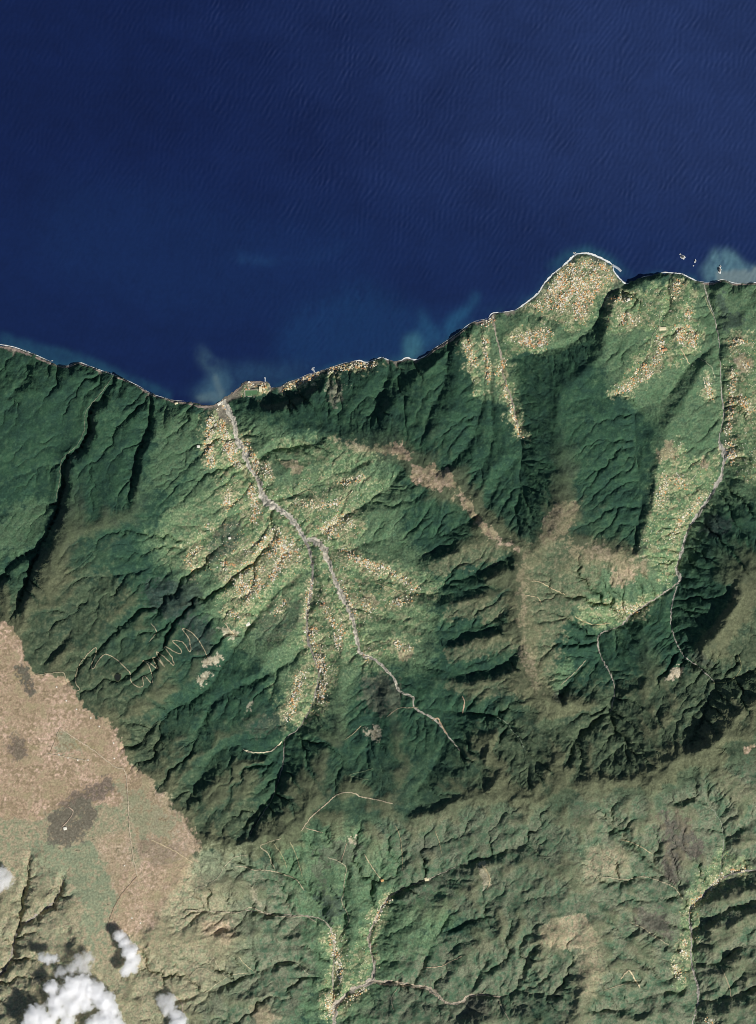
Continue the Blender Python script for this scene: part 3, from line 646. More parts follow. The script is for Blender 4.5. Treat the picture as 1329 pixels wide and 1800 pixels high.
 ('scrub', 7, .5, .6, [(368,960),(395,920),(425,915),(430,935),(410,970),(375,995),(365,985)]),
 ('scrub', 8, .5, .4, [(480,1060),(530,1050),(535,1090),(500,1120),(450,1130),(440,1110)]),
 ('scrub', 7, .5, .65, [(1235,910),(1265,905),(1290,930),(1270,950),(1240,935)]),
 ('burnt', 10, .5, .45, [(640,1190),(690,1190),(710,1225),(690,1255),(650,1250),(635,1220)]),
 ('burnt', 8, .5, .85, [(1155,1435),(1180,1425),(1215,1450),(1240,1500),(1200,1510),(1195,1550),(1160,1545),(1170,1490)]),
 ('burnt', 8, .5, .75, [(1105,1610),(1140,1595),(1180,1615),(1185,1650),(1150,1640),(1110,1625)]),
 ('burnt', 8, .5, .45, [(555,1490),(600,1475),(640,1490),(620,1515),(570,1520),(560,1560),(550,1530)]),
 ('burnt', 8, .5, .35, [(730,1470),(770,1480),(770,1510),(735,1505)]),
 ('scrub', 8, .5, .6, [(560,1570),(600,1570),(600,1610),(575,1615)]),
 ('burnt', 10, .5, .6, [(820,1750),(850,1752),(855,1785),(810,1790)]),
 ('scrub', 6, .5, .6, [(1258,520),(1275,520),(1280,560),(1300,545),(1310,570),(1270,585)]),
 ('burnt', 8, .5, .3, [(430,1270),(500,1240),(510,1280),(450,1290)]),
 ('scrub', 6, .5, .6, [(330,1080),(370,1090),(372,1140),(340,1150),(330,1120)]),
]
PAL = {
 'forest': [(51,84,61), (41,70,57), (69,98,70)],
 'heath': [(80,93,68), (66,80,60), (98,106,80)],
 'mixed': [(102,119,91), (130,133,107), (73,99,76)],
 'meadow': [(87,116,82), (107,130,94), (68,98,74)],
 'moor': [(190,160,134), (152,134,104), (208,178,154)],
 'tanmix': [(152,148,117), (174,158,127), (128,138,106)],
 'sage': [(132,142,112), (144,149,116), (118,131,103)],
 'drygrass': [(108,114,86), (92,106,78), (132,126,98)],
 'scrub': [(56,68,66), (48,60,60), (72,80,76)],
 'burnt': [(94,87,79), (80,79,73), (118,106,94)],
 'scar': [(206,191,163), (186,165,137), (222,207,183)],
}
FIELD = np.array([s2l(c) for c in [(108,136,92), (128,146,102), (94,126,84), (152,152,114), (80,110,78), (116,140,94), (160,150,116), (88,120,82), (138,152,110), (72,102,74)]])
ALB = 1.12

DX = 1.5
NX = int((GX1 - GX0 - 4) / DX); NY = int((GY1 - GY0 - 4) / DX)
XF, YF = np.meshgrid(GX0 + 2 + np.arange(NX) * DX, GY0 + 2 + np.arange(NY) * DX)
ZF = hgt(XF, YF)

def land_colour():
    n_a = fbm(XF / 70.0, YF / 70.0, 4, 101); n_b = fbm(XF / 22.0, YF / 22.0, 4, 111, 0.6)
    n_c = fbm(XF / 7.0, YF / 7.0, 3, 121, 0.65); n_d = fbm(XF / 3.2, YF / 3.2, 2, 131, 0.7)
    wob_x = 15 * fbm(XF / 22.0, YF / 22.0, 4, 141, 0.65); wob_y = 15 * fbm(XF / 22.0, YF / 22.0, 4, 151, 0.65)
    def tri(cls, k1, k2):
        a, b, c = [s2l(q) for q in PAL[cls]]
        t1 = np.clip(0.5 + k1, 0, 1)[..., None]; t2 = np.clip(k2, 0, 1)[..., None]
        return (b * (1 - t1) + a * t1) * (1 - t2) + c * t2
    col = tri('forest', 1.6 * n_b + 0.5 * n_a, 1.2 * n_c + 0.6 * n_a)
    zz = ZF
    # high ground turns to olive heath, dry ground on the sharp crests
    hi = smooth(560, 900, zz + 160 * n_b) * 0.45
    heath = tri('heath', 1.4 * n_b, 1.2 * n_c)
    col = col * (1 - hi[..., None]) + heath * hi[..., None]
    # small fields: strips along the contour
    def fields(cell, seed):
        r = np.random.default_rng(seed); T = 512
        jx = r.random((T, T)); jy = r.random((T, T)); hc = r.integers(0, len(FIELD), (T, T))
        u = XF / cell + 0.25 * n_b; v = YF / (cell * 0.7) + 0.25 * n_c
        iu = np.floor(u).astype(int); iv = np.floor(v).astype(int)
        bd = np.full(u.shape, 9.0); bc = np.zeros(u.shape, int); b2 = np.full(u.shape, 9.0)
        for dv in (-1, 0, 1):
            for du in (-1, 0, 1):
                cu = (iu + du) % T; cv = (iv + dv) % T
                d = (u - (iu + du) - jx[cv, cu]) ** 2 + (v - (iv + dv) - jy[cv, cu]) ** 2
                m = d < bd
                b2 = np.where(m, bd, np.minimum(b2, d)); bc = np.where(m, hc[cv, cu], bc); bd = np.where(m, d, bd)
        return FIELD[bc], np.sqrt(b2) - np.sqrt(bd)
    fc, fe = fields(7.0, 1)
    fc = fc * 0.6 + 0.4 * tri('meadow', 2.0 * n_b, 1.5 * n_c)
    farm = (fc * np.array([1.05, 1.0, 0.96])) * (1.13 + 0.7 * n_d + 0.3 * n_c + 0.3 * n_b)[..., None]
    hedge = (smooth(0.16, 0.03, fe) * smooth(-0.1, 0.3, n_b))[..., None]
    farm = farm * (1 - 0.6 * hedge) + s2l((62, 96, 66)) * 0.6 * hedge
    spk = smooth(0.22, 0.55, n_d + 0.7 * n_b)[..., None]
    farm = farm * (1 - 0.6 * spk) + s2l((204, 192, 148)) * 0.5 * spk
    wood = smooth(0.2, 0.44, n_b + 0.25 * n_a)[..., None] * 0.75
    farm = farm * (1 - wood) + tri('meadow', 1.5 * n_c, 0 * n_c) * 0.8 * wood
    vil = FIELD[[1, 3, 6, 8]][(np.floor(XF / 2.6 + n_c) * 7 + np.floor(YF / 2.2 + n_b) * 3).astype(int) % 4] * (0.95 + 0.9 * n_d)[..., None]
    v2 = smooth(0.05, 0.45, n_d + 0.5 * n_c)[..., None] * 0.6
    vil = vil * (1 - v2) + s2l((198, 186, 144)) * v2
    tex = {'farm': farm, 'village': vil}
    X4f, Y4f = X4.astype(float), Y4.astype(float)
    sums = {}
    def need(cls):
        if cls not in tex:
            k = {'moor': (1.9 * n_b + n_c, 1.8 * n_c + 1.2 * n_a), 'mixed': (2.2 * n_b + n_c, 2.6 * n_c + 1.6 * n_b + 1.2 * n_d),
                 'meadow': (1.8 * n_b + 1.3 * n_c, 1.8 * n_c - .8 * n_b), 'drygrass': (2.0 * n_b + 1.5 * n_c, 2.0 * n_c), 'tanmix': (2.4 * n_b + 1.5 * n_c, 2.4 * n_c - n_b)}.get(cls, (1.8 * n_b + n_c, 1.8 * n_c))
            tex[cls] = tri(cls, *k) * (1 + 0.3 * n_d)[..., None]
            if cls == 'moor':
                g = smooth(0.05, 0.34, n_b - 0.35 * n_a + 0.5 * n_c)[..., None] * 0.6
                tex[cls] = tex[cls] * (1 - g) + s2l((142, 138, 98)) * g
                g = smooth(0.10, 0.45, fbm(XF / 45.0, YF / 30.0, 4, 171, 0.65))[..., None] * 0.55
                tex[cls] = tex[cls] * (1 - g) + s2l((158, 148, 108)) * g
                g = smooth(0.22, 0.50, fbm(XF / 13.0, YF / 9.0, 4, 161, 0.65) + 0.3 * n_a)[..., None] * 0.65
                tex[cls] = tex[cls] * (1 - g) + s2l((120, 112, 84)) * g
        return tex[cls]
    def lay(cls, m4, soft, rag, st, x0, x1, y0, y1, org, cell):
        """blend one cover class into a window of the map"""
        c0 = max(0, int((x0 - XF[0, 0]) / DX)); c1 = min(NX, int((x1 - XF[0, 0]) / DX) + 1)
        r0 = max(0, int((y0 - YF[0, 0]) / DX)); r1 = min(NY, int((y1 - YF[0, 0]) / DX) + 1)
        if c1 <= c0 or r1 <= r0: return
        w_ = (slice(r0, r1), slice(c0, c1))
        m = sample(m4, (XF[w_] + wob_x[w_] - org[0]) / cell, (YF[w_] + wob_y[w_] - org[1]) / cell)
        w = 0.10 + 0.012 * soft
        m = smooth(0.5 - w, 0.5 + w, m + rag * (1.5 * n_b[w_] + 1.1 * n_c[w_] + 0.4 * n_d[w_]) * (m > 0.01)) * st
        col[w_] = col[w_] * (1 - m[..., None]) + need(cls)[w_] * m[..., None]
        if cls not in sums: sums[cls] = np.zeros(XF.shape, np.float32)
        sums[cls][w_] = np.maximum(sums[cls][w_], m)
    for cls, soft, rag, st, poly in COVER:
        pp = np.array(poly, dtype=float); e = soft + 16
        x0, x1, y0, y1 = pp[:, 0].min() - e, pp[:, 0].max() + e, pp[:, 1].min() - e, pp[:, 1].max() + e
        gx, gy = np.meshgrid(np.arange(max(x0, GX0), min(x1, GX1) + 2, 2.0), np.arange(max(y0, GY0), min(y1, GY1) + 2, 2.0))
        m4 = blur(np.asarray(inside(poly, gx, gy), dtype=np.float32), max(1, round(soft / 3)), 2)
        if cls in ('burnt', 'scrub', 'sage', 'scar'): rag = 1.0
        if cls == 'scar': st *= 0.75
        lay(cls, m4, soft, rag, st, x0, x1, y0, y1, (gx[0, 0], gy[0, 0]), 2.0)
    # trodden, built-up ground in the villages
    vm = np.zeros(X2.shape, np.float32)
    for _w, _n, _s, areas in VILL:
        for a in areas:
            if isinstance(a, tuple):
                q = resample(a[0], 1.0, False)
                ix = np.rint((q[:, 0] - GX0) / 2).astype(int); iy = np.rint((q[:, 1] - GY0) / 2).astype(int)
                t = np.zeros_like(vm); t[iy, ix] = 1; k = max(1, round(a[1] / 2))
                vm = np.maximum(vm, (blur(t, k, 1) > 0).astype(np.float32))
            else: vm = np.maximum(vm, inside(a, X2, Y2).astype(np.float32))
    vm = blur(vm, 2)
    lay('village', blur(vm, 2), 16, .9, .75, GX0, GX1, GY0, GY1, (GX0, GY0), 2.0)
    # bare soil and dry grass on high narrow crests
    cr = smooth(14, 45, g2(CREST2, XF, YF) + 14 * n_c) * smooth(420, 800, zz) * 0.35
    cr = cr * (1 - np.clip(sums['moor'] + sums['farm'], 0, 1))
    col = col * (1 - cr[..., None]) + s2l((124, 118, 86)) * cr[..., None]
    # moister, denser growth along the gullies
    gu = smooth(4.4, 5.4, g2(LOGA2, XF, YF)) * (1 - sums['moor']) * 0.35
    col = col * (1 - gu[..., None]) + s2l((44, 80, 56)) * gu[..., None]
    # rock and shingle beside the sea
    rk = smooth(26, 5, zz + 10 * n_c) * 0.8
    rk = rk * (XF < 905) + rk * 0.35 * (XF >= 905)
    col = col * (1 - rk[..., None]) + (s2l((128, 118, 106)) * (1 + .3 * n_d)[..., None]) * rk[..., None]
    # steep bare rock
    st_ = smooth(0.85, 1.35, g2(GRAD2, XF, YF) + 0.25 * n_c) * 0.45
    col = col * (1 - st_[..., None]) + s2l((82, 84, 74)) * st_[..., None]
    col = col * (1 + 0.26 * n_d + 0.16 * n_c)[..., None]
    lum = (col * np.array([0.32, 0.5, 0.18])).sum(-1, keepdims=True)
    col = col * 0.91 + lum * 0.09      # all land colours drawn slightly towards grey
    return np.clip(col * ALB, 0.004, 0.9), sums

LCOL, CLS = land_colour()

# ------------------------------------------------------------------ object helpers
def tag(o, label=None, cat=None, group=None, kind=None):
    if label: o['label'] = label
    if cat: o['category'] = cat
    if group: o['group'] = group
    if kind: o['kind'] = kind
    return o

def fast_mesh(name, verts, faces, mats, cols=None, mat_idx=None, smooth_=False):
    """verts (n,3), faces (m,k) arrays of one size -> mesh"""
    me = bpy.data.meshes.new(name)
    verts = np.asarray(verts, dtype=np.float32); faces = np.asarray(faces, dtype=np.int32)
    m, k = faces.shape
    me.vertices.add(len(verts)); me.vertices.foreach_set('co', verts.ravel())
    me.loops.add(m * k); me.loops.foreach_set('vertex_index', faces.ravel())
    me.polygons.add(m)
    me.polygons.foreach_set('loop_start', np.arange(0, m * k, k, dtype=np.int32))
    me.polygons.foreach_set('loop_total', np.full(m, k, dtype=np.int32))
    me.polygons.foreach_set('use_smooth', np.full(m, smooth_, dtype=bool))
    if mat_idx is not None: me.polygons.foreach_set('material_index', np.asarray(mat_idx, dtype=np.int32))
    for mt in mats: me.materials.append(mt)
    if cols is not None:
        at = me.color_attributes.new('cover', 'FLOAT_COLOR', 'POINT')
        c4 = np.ones((len(verts), 4), dtype=np.float32); c4[:, :3] = cols
        at.data.foreach_set('color', c4.ravel())
    me.update(calc_edges=True)
    return me

def link(name, me, parent=None):
    o = bpy.data.objects.new(name, me); COL.objects.link(o)
    if parent: o.parent = parent
    return o

def material(name, col=None, attr=None, rough=0.9, spec=0.2, noise=None, ior=None):
    """principled; colour from an attribute or constant, broken up with noise (scale per metre, amount)"""
    m = bpy.data.materials.new(name); m.use_nodes = True
    nt = m.node_tree; b = nt.nodes['Principled BSDF']
    b.inputs['Roughness'].default_value = rough
    b.inputs['Specular IOR Level'].default_value = spec
    if ior: b.inputs['IOR'].default_value = ior
    if attr:
        src = nt.nodes.new('ShaderNodeAttribute'); src.attribute_name = attr; out = src.outputs['Color']
    else:
        src = nt.nodes.new('ShaderNodeRGB'); src.outputs[0].default_value = (*[float(v) for v in col], 1); out = src.outputs[0]
    if noise:
        geo = nt.nodes.new('ShaderNodeNewGeometry')
        nz_ = nt.nodes.new('ShaderNodeTexNoise'); nz_.inputs['Scale'].default_value = noise[0]; nz_.inputs['Detail'].default_value = 3
        nt.links.new(geo.outputs['Position'], nz_.inputs['Vector'])
        mr = nt.nodes.new('ShaderNodeMapRange')
        mr.inputs['From Min'].default_value = 0.3; mr.inputs['From Max'].default_value = 0.7
        mr.inputs['To Min'].default_value = 1 - noise[1]; mr.inputs['To Max'].default_value = 1 + noise[1]
        nt.links.new(nz_.outputs['Fac'], mr.inputs['Value'])
        mx = nt.nodes.new('ShaderNodeVectorMath'); mx.operation = 'MULTIPLY'
        nt.links.new(out, mx.inputs[0]); nt.links.new(mr.outputs[0], mx.inputs[1])
        out = mx.outputs[0]
    nt.links.new(out, b.inputs['Base Color'])
    return m

M_LAND = material('land_cover', attr='cover', rough=0.95, spec=0.1, noise=(0.045, 0.16))
M_SEA = material('sea_water', attr='cover', rough=0.38, spec=0.5, noise=(0.012, 0.05), ior=1.33)
M_BED = material('river_gravel', attr='cover', rough=0.95, spec=0.1, noise=(0.06, 0.18))
M_ROAD = material('pale_road', attr='cover', rough=0.9, spec=0.1, noise=(0.05, 0.1))
M_FOAM = material('sea_foam', s2l((240, 242, 236)), rough=0.8, spec=0.2, noise=(0.05, 0.12))
M_BEACH = material('shingle', s2l((152, 138, 126)), rough=0.95, spec=0.1, noise=(0.06, 0.25))
M_ROCK = material('sea_rock', s2l((150, 146, 138)), rough=0.9, spec=0.2, noise=(0.05, 0.4))

# ------------------------------------------------------------------ land, cut along its cover into plateau, farmland and hills
def build_land():
    V = np.stack([wx(XF), wy(YF), np.maximum(ZF, -40)], -1).reshape(-1, 3)
    V = V.reshape(NY, NX, 3)
    V[0, :, 2] = V[-1, :, 2] = -40; V[:, 0, 2] = V[:, -1, 2] = -40
    V = V.reshape(-1, 3)
    idx = np.arange(NX * NY).reshape(NY, NX)
    F = np.stack([idx[1:, :-1], idx[1:, 1:], idx[:-1, 1:], idx[:-1, :-1]], -1).reshape(-1, 4)
    land = (ZF > -3)
    keep = (land[1:, :-1] | land[1:, 1:] | land[:-1, 1:] | land[:-1, :-1])
    cls = np.zeros((NY - 1, NX - 1), int)
    xf, yf = XF[:-1, :-1], YF[:-1, :-1]
    plat = blur(CLS['moor'], 3)[:-1, :-1] > 0.5
    cls[plat & (xf < 380) & (yf > 1080)] = 1
    farm = blur(CLS['farm'].astype(np.float32), 3)[:-1, :-1] > 0.45
    cls[farm & (xf < 800) & (yf < 1330)] = 2
    cls[farm & (xf >= 800) & (xf < 1062) & (yf < 800)] = 3
    cls[farm & (xf >= 1062) & (yf < 1330) | farm & (xf >= 980) & (yf > 800) & (yf < 1330)] = 4
    cls[farm & (yf >= 1330) & (xf < 900)] = 5
    cls[farm & (yf >= 1330) & (xf >= 900)] = 6
    # hills north and south of the main divide
    rid = np.interp(xf, [-80, 355, 430, 500, 548, 600, 700, 770, 858, 965, 1010, 1150, 1262, 1400], [1600, 1483, 1480, 1463, 1400, 1386, 1430, 1420, 1382, 1420, 1376, 1372, 1298, 1180])
    east = np.interp(yf, [400, 735, 797, 842, 925, 966, 1115, 1220, 1400], [420, 430, 700, 760, 850, 912, 914, 960, 970])
    h = cls == 0
    cls[h & (yf > rid)] = 7
    cls[h & (yf <= rid) & (xf > east)] = 8
    names = ['hills', 'plateau', 'farmland', 'farmland', 'farmland', 'farmland', 'farmland', 'hills', 'hills']
    labels = ['dark green mountainsides enclosing the western valley above the wide grey river',
              'tan moorland plateau with a sharp curved edge at the lower left',
              'patchwork of pale green fields in the western valley around the forked river',
              'pale fields on the rounded headland with the white surf edge',
              'pale green fields beside the eastern river on the right',
              'green fields in the southern valley with the grey forked river',
              'green fields along the river in the lower right corner',
              'olive and green ravine-cut mountains south of the main ridge',
              'dark green ridges and ravines between the headland and the southern divide']
    cats = ['hills', 'plateau', 'fields', 'fields', 'fields', 'fields', 'fields', 'hills', 'hills']
    C = LCOL.reshape(-1, 3)
    cf = np.where(keep, cls, -1).ravel()
    for k in range(9):
        f = F[cf == k]
        if not len(f): continue
        used, inv = np.unique(f, return_inverse=True)
        me = fast_mesh(names[k], V[used], inv.reshape(f.shape), [M_LAND], C[used])
        tag(link(names[k], me), labels[k], cats[k], kind='structure')
build_land()

# ------------------------------------------------------------------ sea with swell, silt plumes and shallows
PLUME = [  # polygon, blur px, strength, colour
 ([(352,600),(360,630),(372,640),(400,660),(402,690),(385,702),(360,702),(335,700),(362,680),(368,655),(354,632)], 12, .62, (80,116,130)),
 ([(372,655),(385,668),(396,690),(384,700),(378,680)], 5, .5, (120,140,138)),
 ([(345,697),(365,688),(395,692),(392,703),(350,708)], 5, .5, (110,136,138)),
 ([(352,600),(372,628),(420,645),(450,650),(400,640),(365,630)], 8, .55, (72,108,130)),
 ([(330,690),(400,640),(480,640),(560,640),(480,676),(430,668),(390,705)], 16, .38, (52,92,122)),
 ([(712,592),(735,585),(745,605),(740,628),(712,630)], 9, .75, (72,128,140)),
 ([(738,540),(752,560),(775,590),(770,606),(745,620),(735,590)], 9, .5, (44,96,128)),
 ([(780,570),(810,545),(838,510),(840,525),(815,560),(805,580),(785,598)], 9, .6, (44,100,134)),
 ([(1235,470),(1255,437),(1280,440),(1310,460),(1329,470),(1400,470),(1400,500),(1240,497)], 9, .8, (96,136,148)),
 ([(1262,480),(1330,470),(1400,475),(1400,500),(1260,498)], 5, .5, (140,150,146)),
 ([(960,470),(1000,440),(1040,432),(1080,455),(1110,490),(1060,470),(1030,447),(990,465)], 10, .35, (52,112,124)),
 ([(400,440),(520,460),(640,420),(560,455),(440,465)], 12, .4, (34,72,120)),
 ([(380,452),(470,462),(560,440),(480,458)], 6, .42, (40,84,124)),
 ([(60,330),(300,330),(420,380),(640,390),(640,560),(300,560),(80,470)], 50, .3, (24,54,104)),
 ([(0,585),(60,600),(140,622),(220,655),(300,690),(300,704),(200,660),(100,642),(0,606)], 7, .45, (40,88,112)),
 ([(500,560),(640,500),(760,560),(860,540),(850,560),(700,630),(560,650),(480,640)], 30, .35, (28,72,118)),
]
def build_sea():
    d = 2.0
    xs = np.arange(-66, 1396, d); ys = np.arange(-66, 736, d)
    X, Y = np.meshgrid(xs, ys)
    ny, nx = X.shape
    # swell: several crossing trains, crests running from lower left to upper right
    z = np.zeros(X.shape); r = np.random.default_rng(11)
    jx = 6 * fbm(X / 60.0, Y / 60.0, 3, 201)
    for k in range(9):
        a = R(28 + r.normal(0, 13)); lam = r.uniform(6.5, 12.5); ph = r.random() * 6.28
        env = np.clip(0.35 + 1.6 * perlin(X / 45.0 + 7 * k, Y / 70.0, 210 + k), 0, 1.6)
        z += env * np.sin(2 * np.pi * (X * math.cos(a) + Y * math.sin(a) + jx) / lam + ph)
    fade = 0.35 + 0.65 * smooth(80, 700, X - 0.5 * (Y - 250) + 120 * perlin(X / 200.0, Y / 200.0, 5))
    fade = fade * (0.35 + 0.65 * smooth(520, 330, Y - 0.12 * (X - 600)))
    z = z * fade * 0.85 + fade * (2.0 * fbm(X / 5.0, Y / 6.0, 2, 230, 0.6))
    n_a = fbm(X / 160.0, Y / 120.0, 4, 240); n_b = fbm(X / 40.0, Y / 30.0, 4, 250)
    base = np.zeros((ny, nx, 3)) + s2l((15, 34, 80))
    t = smooth(300, 1200, X - 0.35 * (Y - 250) + 150 * n_a)[..., None]
    base = base * (1 - t) + s2l((35, 54, 100)) * t  # faint glint and haze at the upper right, put into the water colour
    t = (smooth(250, 480, Y + 60 * n_a) * smooth(720, 560, Y - .1 * X))[..., None] * 0.6
    base = base * (1 - t) + s2l((17, 40, 86)) * t
    base = base * (1 + 0.12 * n_b + 0.18 * n_a)[..., None]
    # distance to shore from a blurred land mask
    land = (~inside(COAST + [(1500, 494), (1500, -9000), (-200, -9000), (-200, 596)], X, Y)).astype(np.float32)
    sh = (blur(land, 3) * 1.3 + blur(land, 9) * 0.5)
    t = np.clip(sh * (0.28 + 0.8 * n_b), 0, 0.6)[..., None]
    base = base * (1 - t) + s2l((48, 100, 118)) * t
    wxx = 9 * fbm(X / 26.0, Y / 26.0, 4, 260, 0.6); wyy = 9 * fbm(X / 26.0, Y / 26.0, 4, 270, 0.6)
    fil = fbm(X / 14.0 + wxx * .1, Y / 30.0 + wyy * .1, 4, 280, 0.6)
    for poly, bl, st, c in PLUME:
        m = blur(inside(poly, X + wxx, Y + wyy).astype(np.float32), bl / d / 1.5)
        m = np.clip(m * (1 + 0.8 * fil), 0, 1)[..., None] * st
        base = base * (1 - m) + s2l(c) * m
    # a few whitecaps
    V = np.stack([wx(X), wy(Y), z], -1)
    # the outermost ring runs out to the horizon
    big = 150000.0
    V[0, :, 1] = big; V[-1, :, 1] = -big; V[:, 0, 0] = -big; V[:, -1, 0] = big
    V[-1, :, 2] = -20; V[-2:, :, 2] = -20
    idx = np.arange(nx * ny).reshape(ny, nx)
    F = np.stack([idx[1:, :-1], idx[1:, 1:], idx[:-1, 1:], idx[:-1, :-1]], -1).reshape(-1, 4)
    me = fast_mesh('sea', V.reshape(-1, 3), F, [M_SEA], np.clip(base * 0.88, 0, 1).reshape(-1, 3), smooth_=True)
    tag(link('sea', me), 'deep blue open sea with fine swell along the whole north coast', 'sea', kind='structure')
build_sea()

# ------------------------------------------------------------------ ribbons: river beds, roads, beach, surf
def ribbon(name, path, widths, mat, cols=None, lift=3.0, ragged=0.0, seed=0, across=5, step=0.9, zmin=None, wob=0.0, gaps=0.0, thread=None):
    """path in px, widths in px at each control point; follows the ground"""
    p = np.asarray([(a[0], a[1], w) for a, w in zip(path, widths)], dtype=float)
    q = resample(p, step)
    n = len(q); s = np.arange(n) * step
    if wob:
        q[:, 0] += wob * fbm(s / 9.0, np.zeros(n) + seed, 3, 300 + seed); q[:, 1] += wob * fbm(s / 9.0, np.zeros(n) + 5 + seed, 3, 400 + seed)
    d = np.gradient(q[:, :2], axis=0); d = blur(d, 1) if n > 5 else d
    nn = np.stack([-d[:, 1], d[:, 0]], 1); nn /= np.linalg.norm(nn, axis=1)[:, None] + 1e-9
    t = np.linspace(-0.5, 0.5, across)
    wl = q[:, 2] * (1 + ragged * fbm(s / 7.0, np.zeros(n) + seed * 3.1, 3, 500 + seed)); wr = q[:, 2] * (1 + ragged * fbm(s / 7.0, np.zeros(n) + seed * 7.7, 3, 600 + seed))
    if gaps: g_ = np.clip((0.95 if thread is not None or gaps < 0.6 else 0.6) + gaps * fbm(s / 22.0, np.zeros(n) + seed * 1.3, 3, 640 + seed), 0, 1.5); wl = wl * g_; wr = wr * g_
    W_ = np.where(t[None, :] < 0, np.clip(wl, 0.02, None)[:, None], np.clip(wr, 0.02, None)[:, None])
    P = q[:, None, :2] + nn[:, None, :] * (t[None, :] * W_)[..., None]
    Z = hgt(P[..., 0], P[..., 1]) + lift
    if zmin is not None: Z = np.maximum(Z, zmin)
    V = np.stack([wx(P[..., 0]), wy(P[..., 1]), Z], -1).reshape(-1, 3)
    idx = np.arange(n * across).reshape(n, across)
    F = np.stack([idx[:-1, :-1], idx[:-1, 1:], idx[1:, 1:], idx[1:, :-1]], -1).reshape(-1, 4)
    cc = None
    if cols is not None:
        c = s2l(cols)
        f = 1 + 0.28 * fbm(P[..., 0] / 3.0, P[..., 1] / 3.0, 3, 700 + seed) + 0.25 * fbm(P[..., 0] / 14.0, P[..., 1] / 14.0, 2, 720 + seed)
        cc = np.clip((c * ALB)[None, :] * f.reshape(-1, 1), 0, 0.9)
        if thread is not None:                       # the low-water channel wandering over the gravel
            ctr = 0.55 * fbm(s / 11.0, np.zeros(n) + seed, 2, 660 + seed)
            k = (smooth(0.16, 0.05, np.abs(t[None, :] - ctr[:, None])) * 0.7).reshape(-1, 1)
            cc = cc * (1 - k) + s2l(thread)[None, :] * k
    # ribbons face up
    v0, v1, v2 = V[F[0, 0]], V[F[0, 1]], V[F[0, 2]]
    if np.cross(v1 - v0, v2 - v0)[2] < 0: F = F[:, ::-1]
    return fast_mesh(name, V, F, [mat], cc)

GREY = (186, 180, 164); PALE = (176, 166, 142)
BEDS = [
 ('main', None, [14,12,10,9,11,9,8,10,12,11,10,8,8], GREY, 'grey gravel bed of the wide river running down to the shingle bay'),
 ('main_e', None, [8,11,12,10,8.5,8,9,7.5,6.5,6,5,4,4,3.5,3.5,3.5,3,2], (186,179,162), 'grey gravel bed of the eastern fork winding up to the zigzag track'),
 ('main_w', None, [6,5,5.5,5.5,5,4.5,4,3,2.5,2.5,2.5,2.2,2,1.6,1.2], (148,142,130), 'thin grey stream bed of the western fork beside the house strip'),
 ('porco', slice(0, 6), [4,3,3,3,3,2.4], (168,158,138), 'pale stream bed between the headland terrace and the dark ridge'),
 ('boav', None, [3,2,1.8,1.8,1.8,2,3,4,7,9,8,6,6,5.5,5,5], (172,167,154), 'grey gravel bed of the eastern river past the long house row'),
 ('boav_w', slice(0, 11), [3.5,3,3,3,2.8,2.6,2.5,2.4,2.2,2,1.6], (166,158,144), 'pale western headwater stream looping through dark forest on the right'),
 ('boav_e', slice(0, 6), [3,2.6,2.4,2.2,2,1.4], (164,158,148), 'pale eastern headwater stream straight down from the black-shadowed crag'),
 ('agua', slice(0, 13), [11,11,10,9,8,7,7,6,5,4,3.5,3,2], (172,162,146), 'grey gravel bed of the southern river at the bottom centre'),
 ('agua_e', slice(0, 9), [8,8,8,7,6.5,6,6,5,3], (170,158,138), 'grey gravel bed of the side river curving right at the bottom'),
 ('agua_w', slice(0, 8), [4,3,3,2.5,2,2,2,1.5], (168,160,142), 'thin pale stream bed left of the southern house strip'),
 ('gorge', slice(0, 11), [1.2,1.4,1.4,1.5,1.3,1.3,1.4,1.4,1.3,1.2,1], (104,114,92), 'painted sunlit rim strip along the black gorge at the far left'),
 ('curral', None, [5,4,4,3.5,3.5,3,3,3.5,3.5,3], (158,152,142), 'grey stream bed in the lower right corner under the dark crags'),
 ('curral_n', slice(0, 4), [2.5,2.4,2,1.4], (132,138,118), 'narrow tributary stream joining from above in the lower right corner'),
 ('west', None, [8,7,6,5,4.5,3.5,3,2.4,1.5], (156,148,138), 'grey canyon stream at the lower left edge above the cloud'),
]
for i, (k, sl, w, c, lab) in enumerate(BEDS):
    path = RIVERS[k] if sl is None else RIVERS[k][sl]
    if k == 'gorge': path = [(x - 7, y - 3, z) for x, y, z in path]  # ribbon moved onto the west rim; its pale colour stands in for sunlit cliff
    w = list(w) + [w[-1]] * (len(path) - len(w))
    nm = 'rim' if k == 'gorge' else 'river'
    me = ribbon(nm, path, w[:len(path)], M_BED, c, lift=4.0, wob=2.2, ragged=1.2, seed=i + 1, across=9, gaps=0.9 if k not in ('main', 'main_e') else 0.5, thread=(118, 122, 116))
    tag(link(nm, me), lab, 'cliff rim' if k == 'gorge' else 'river', kind='structure')

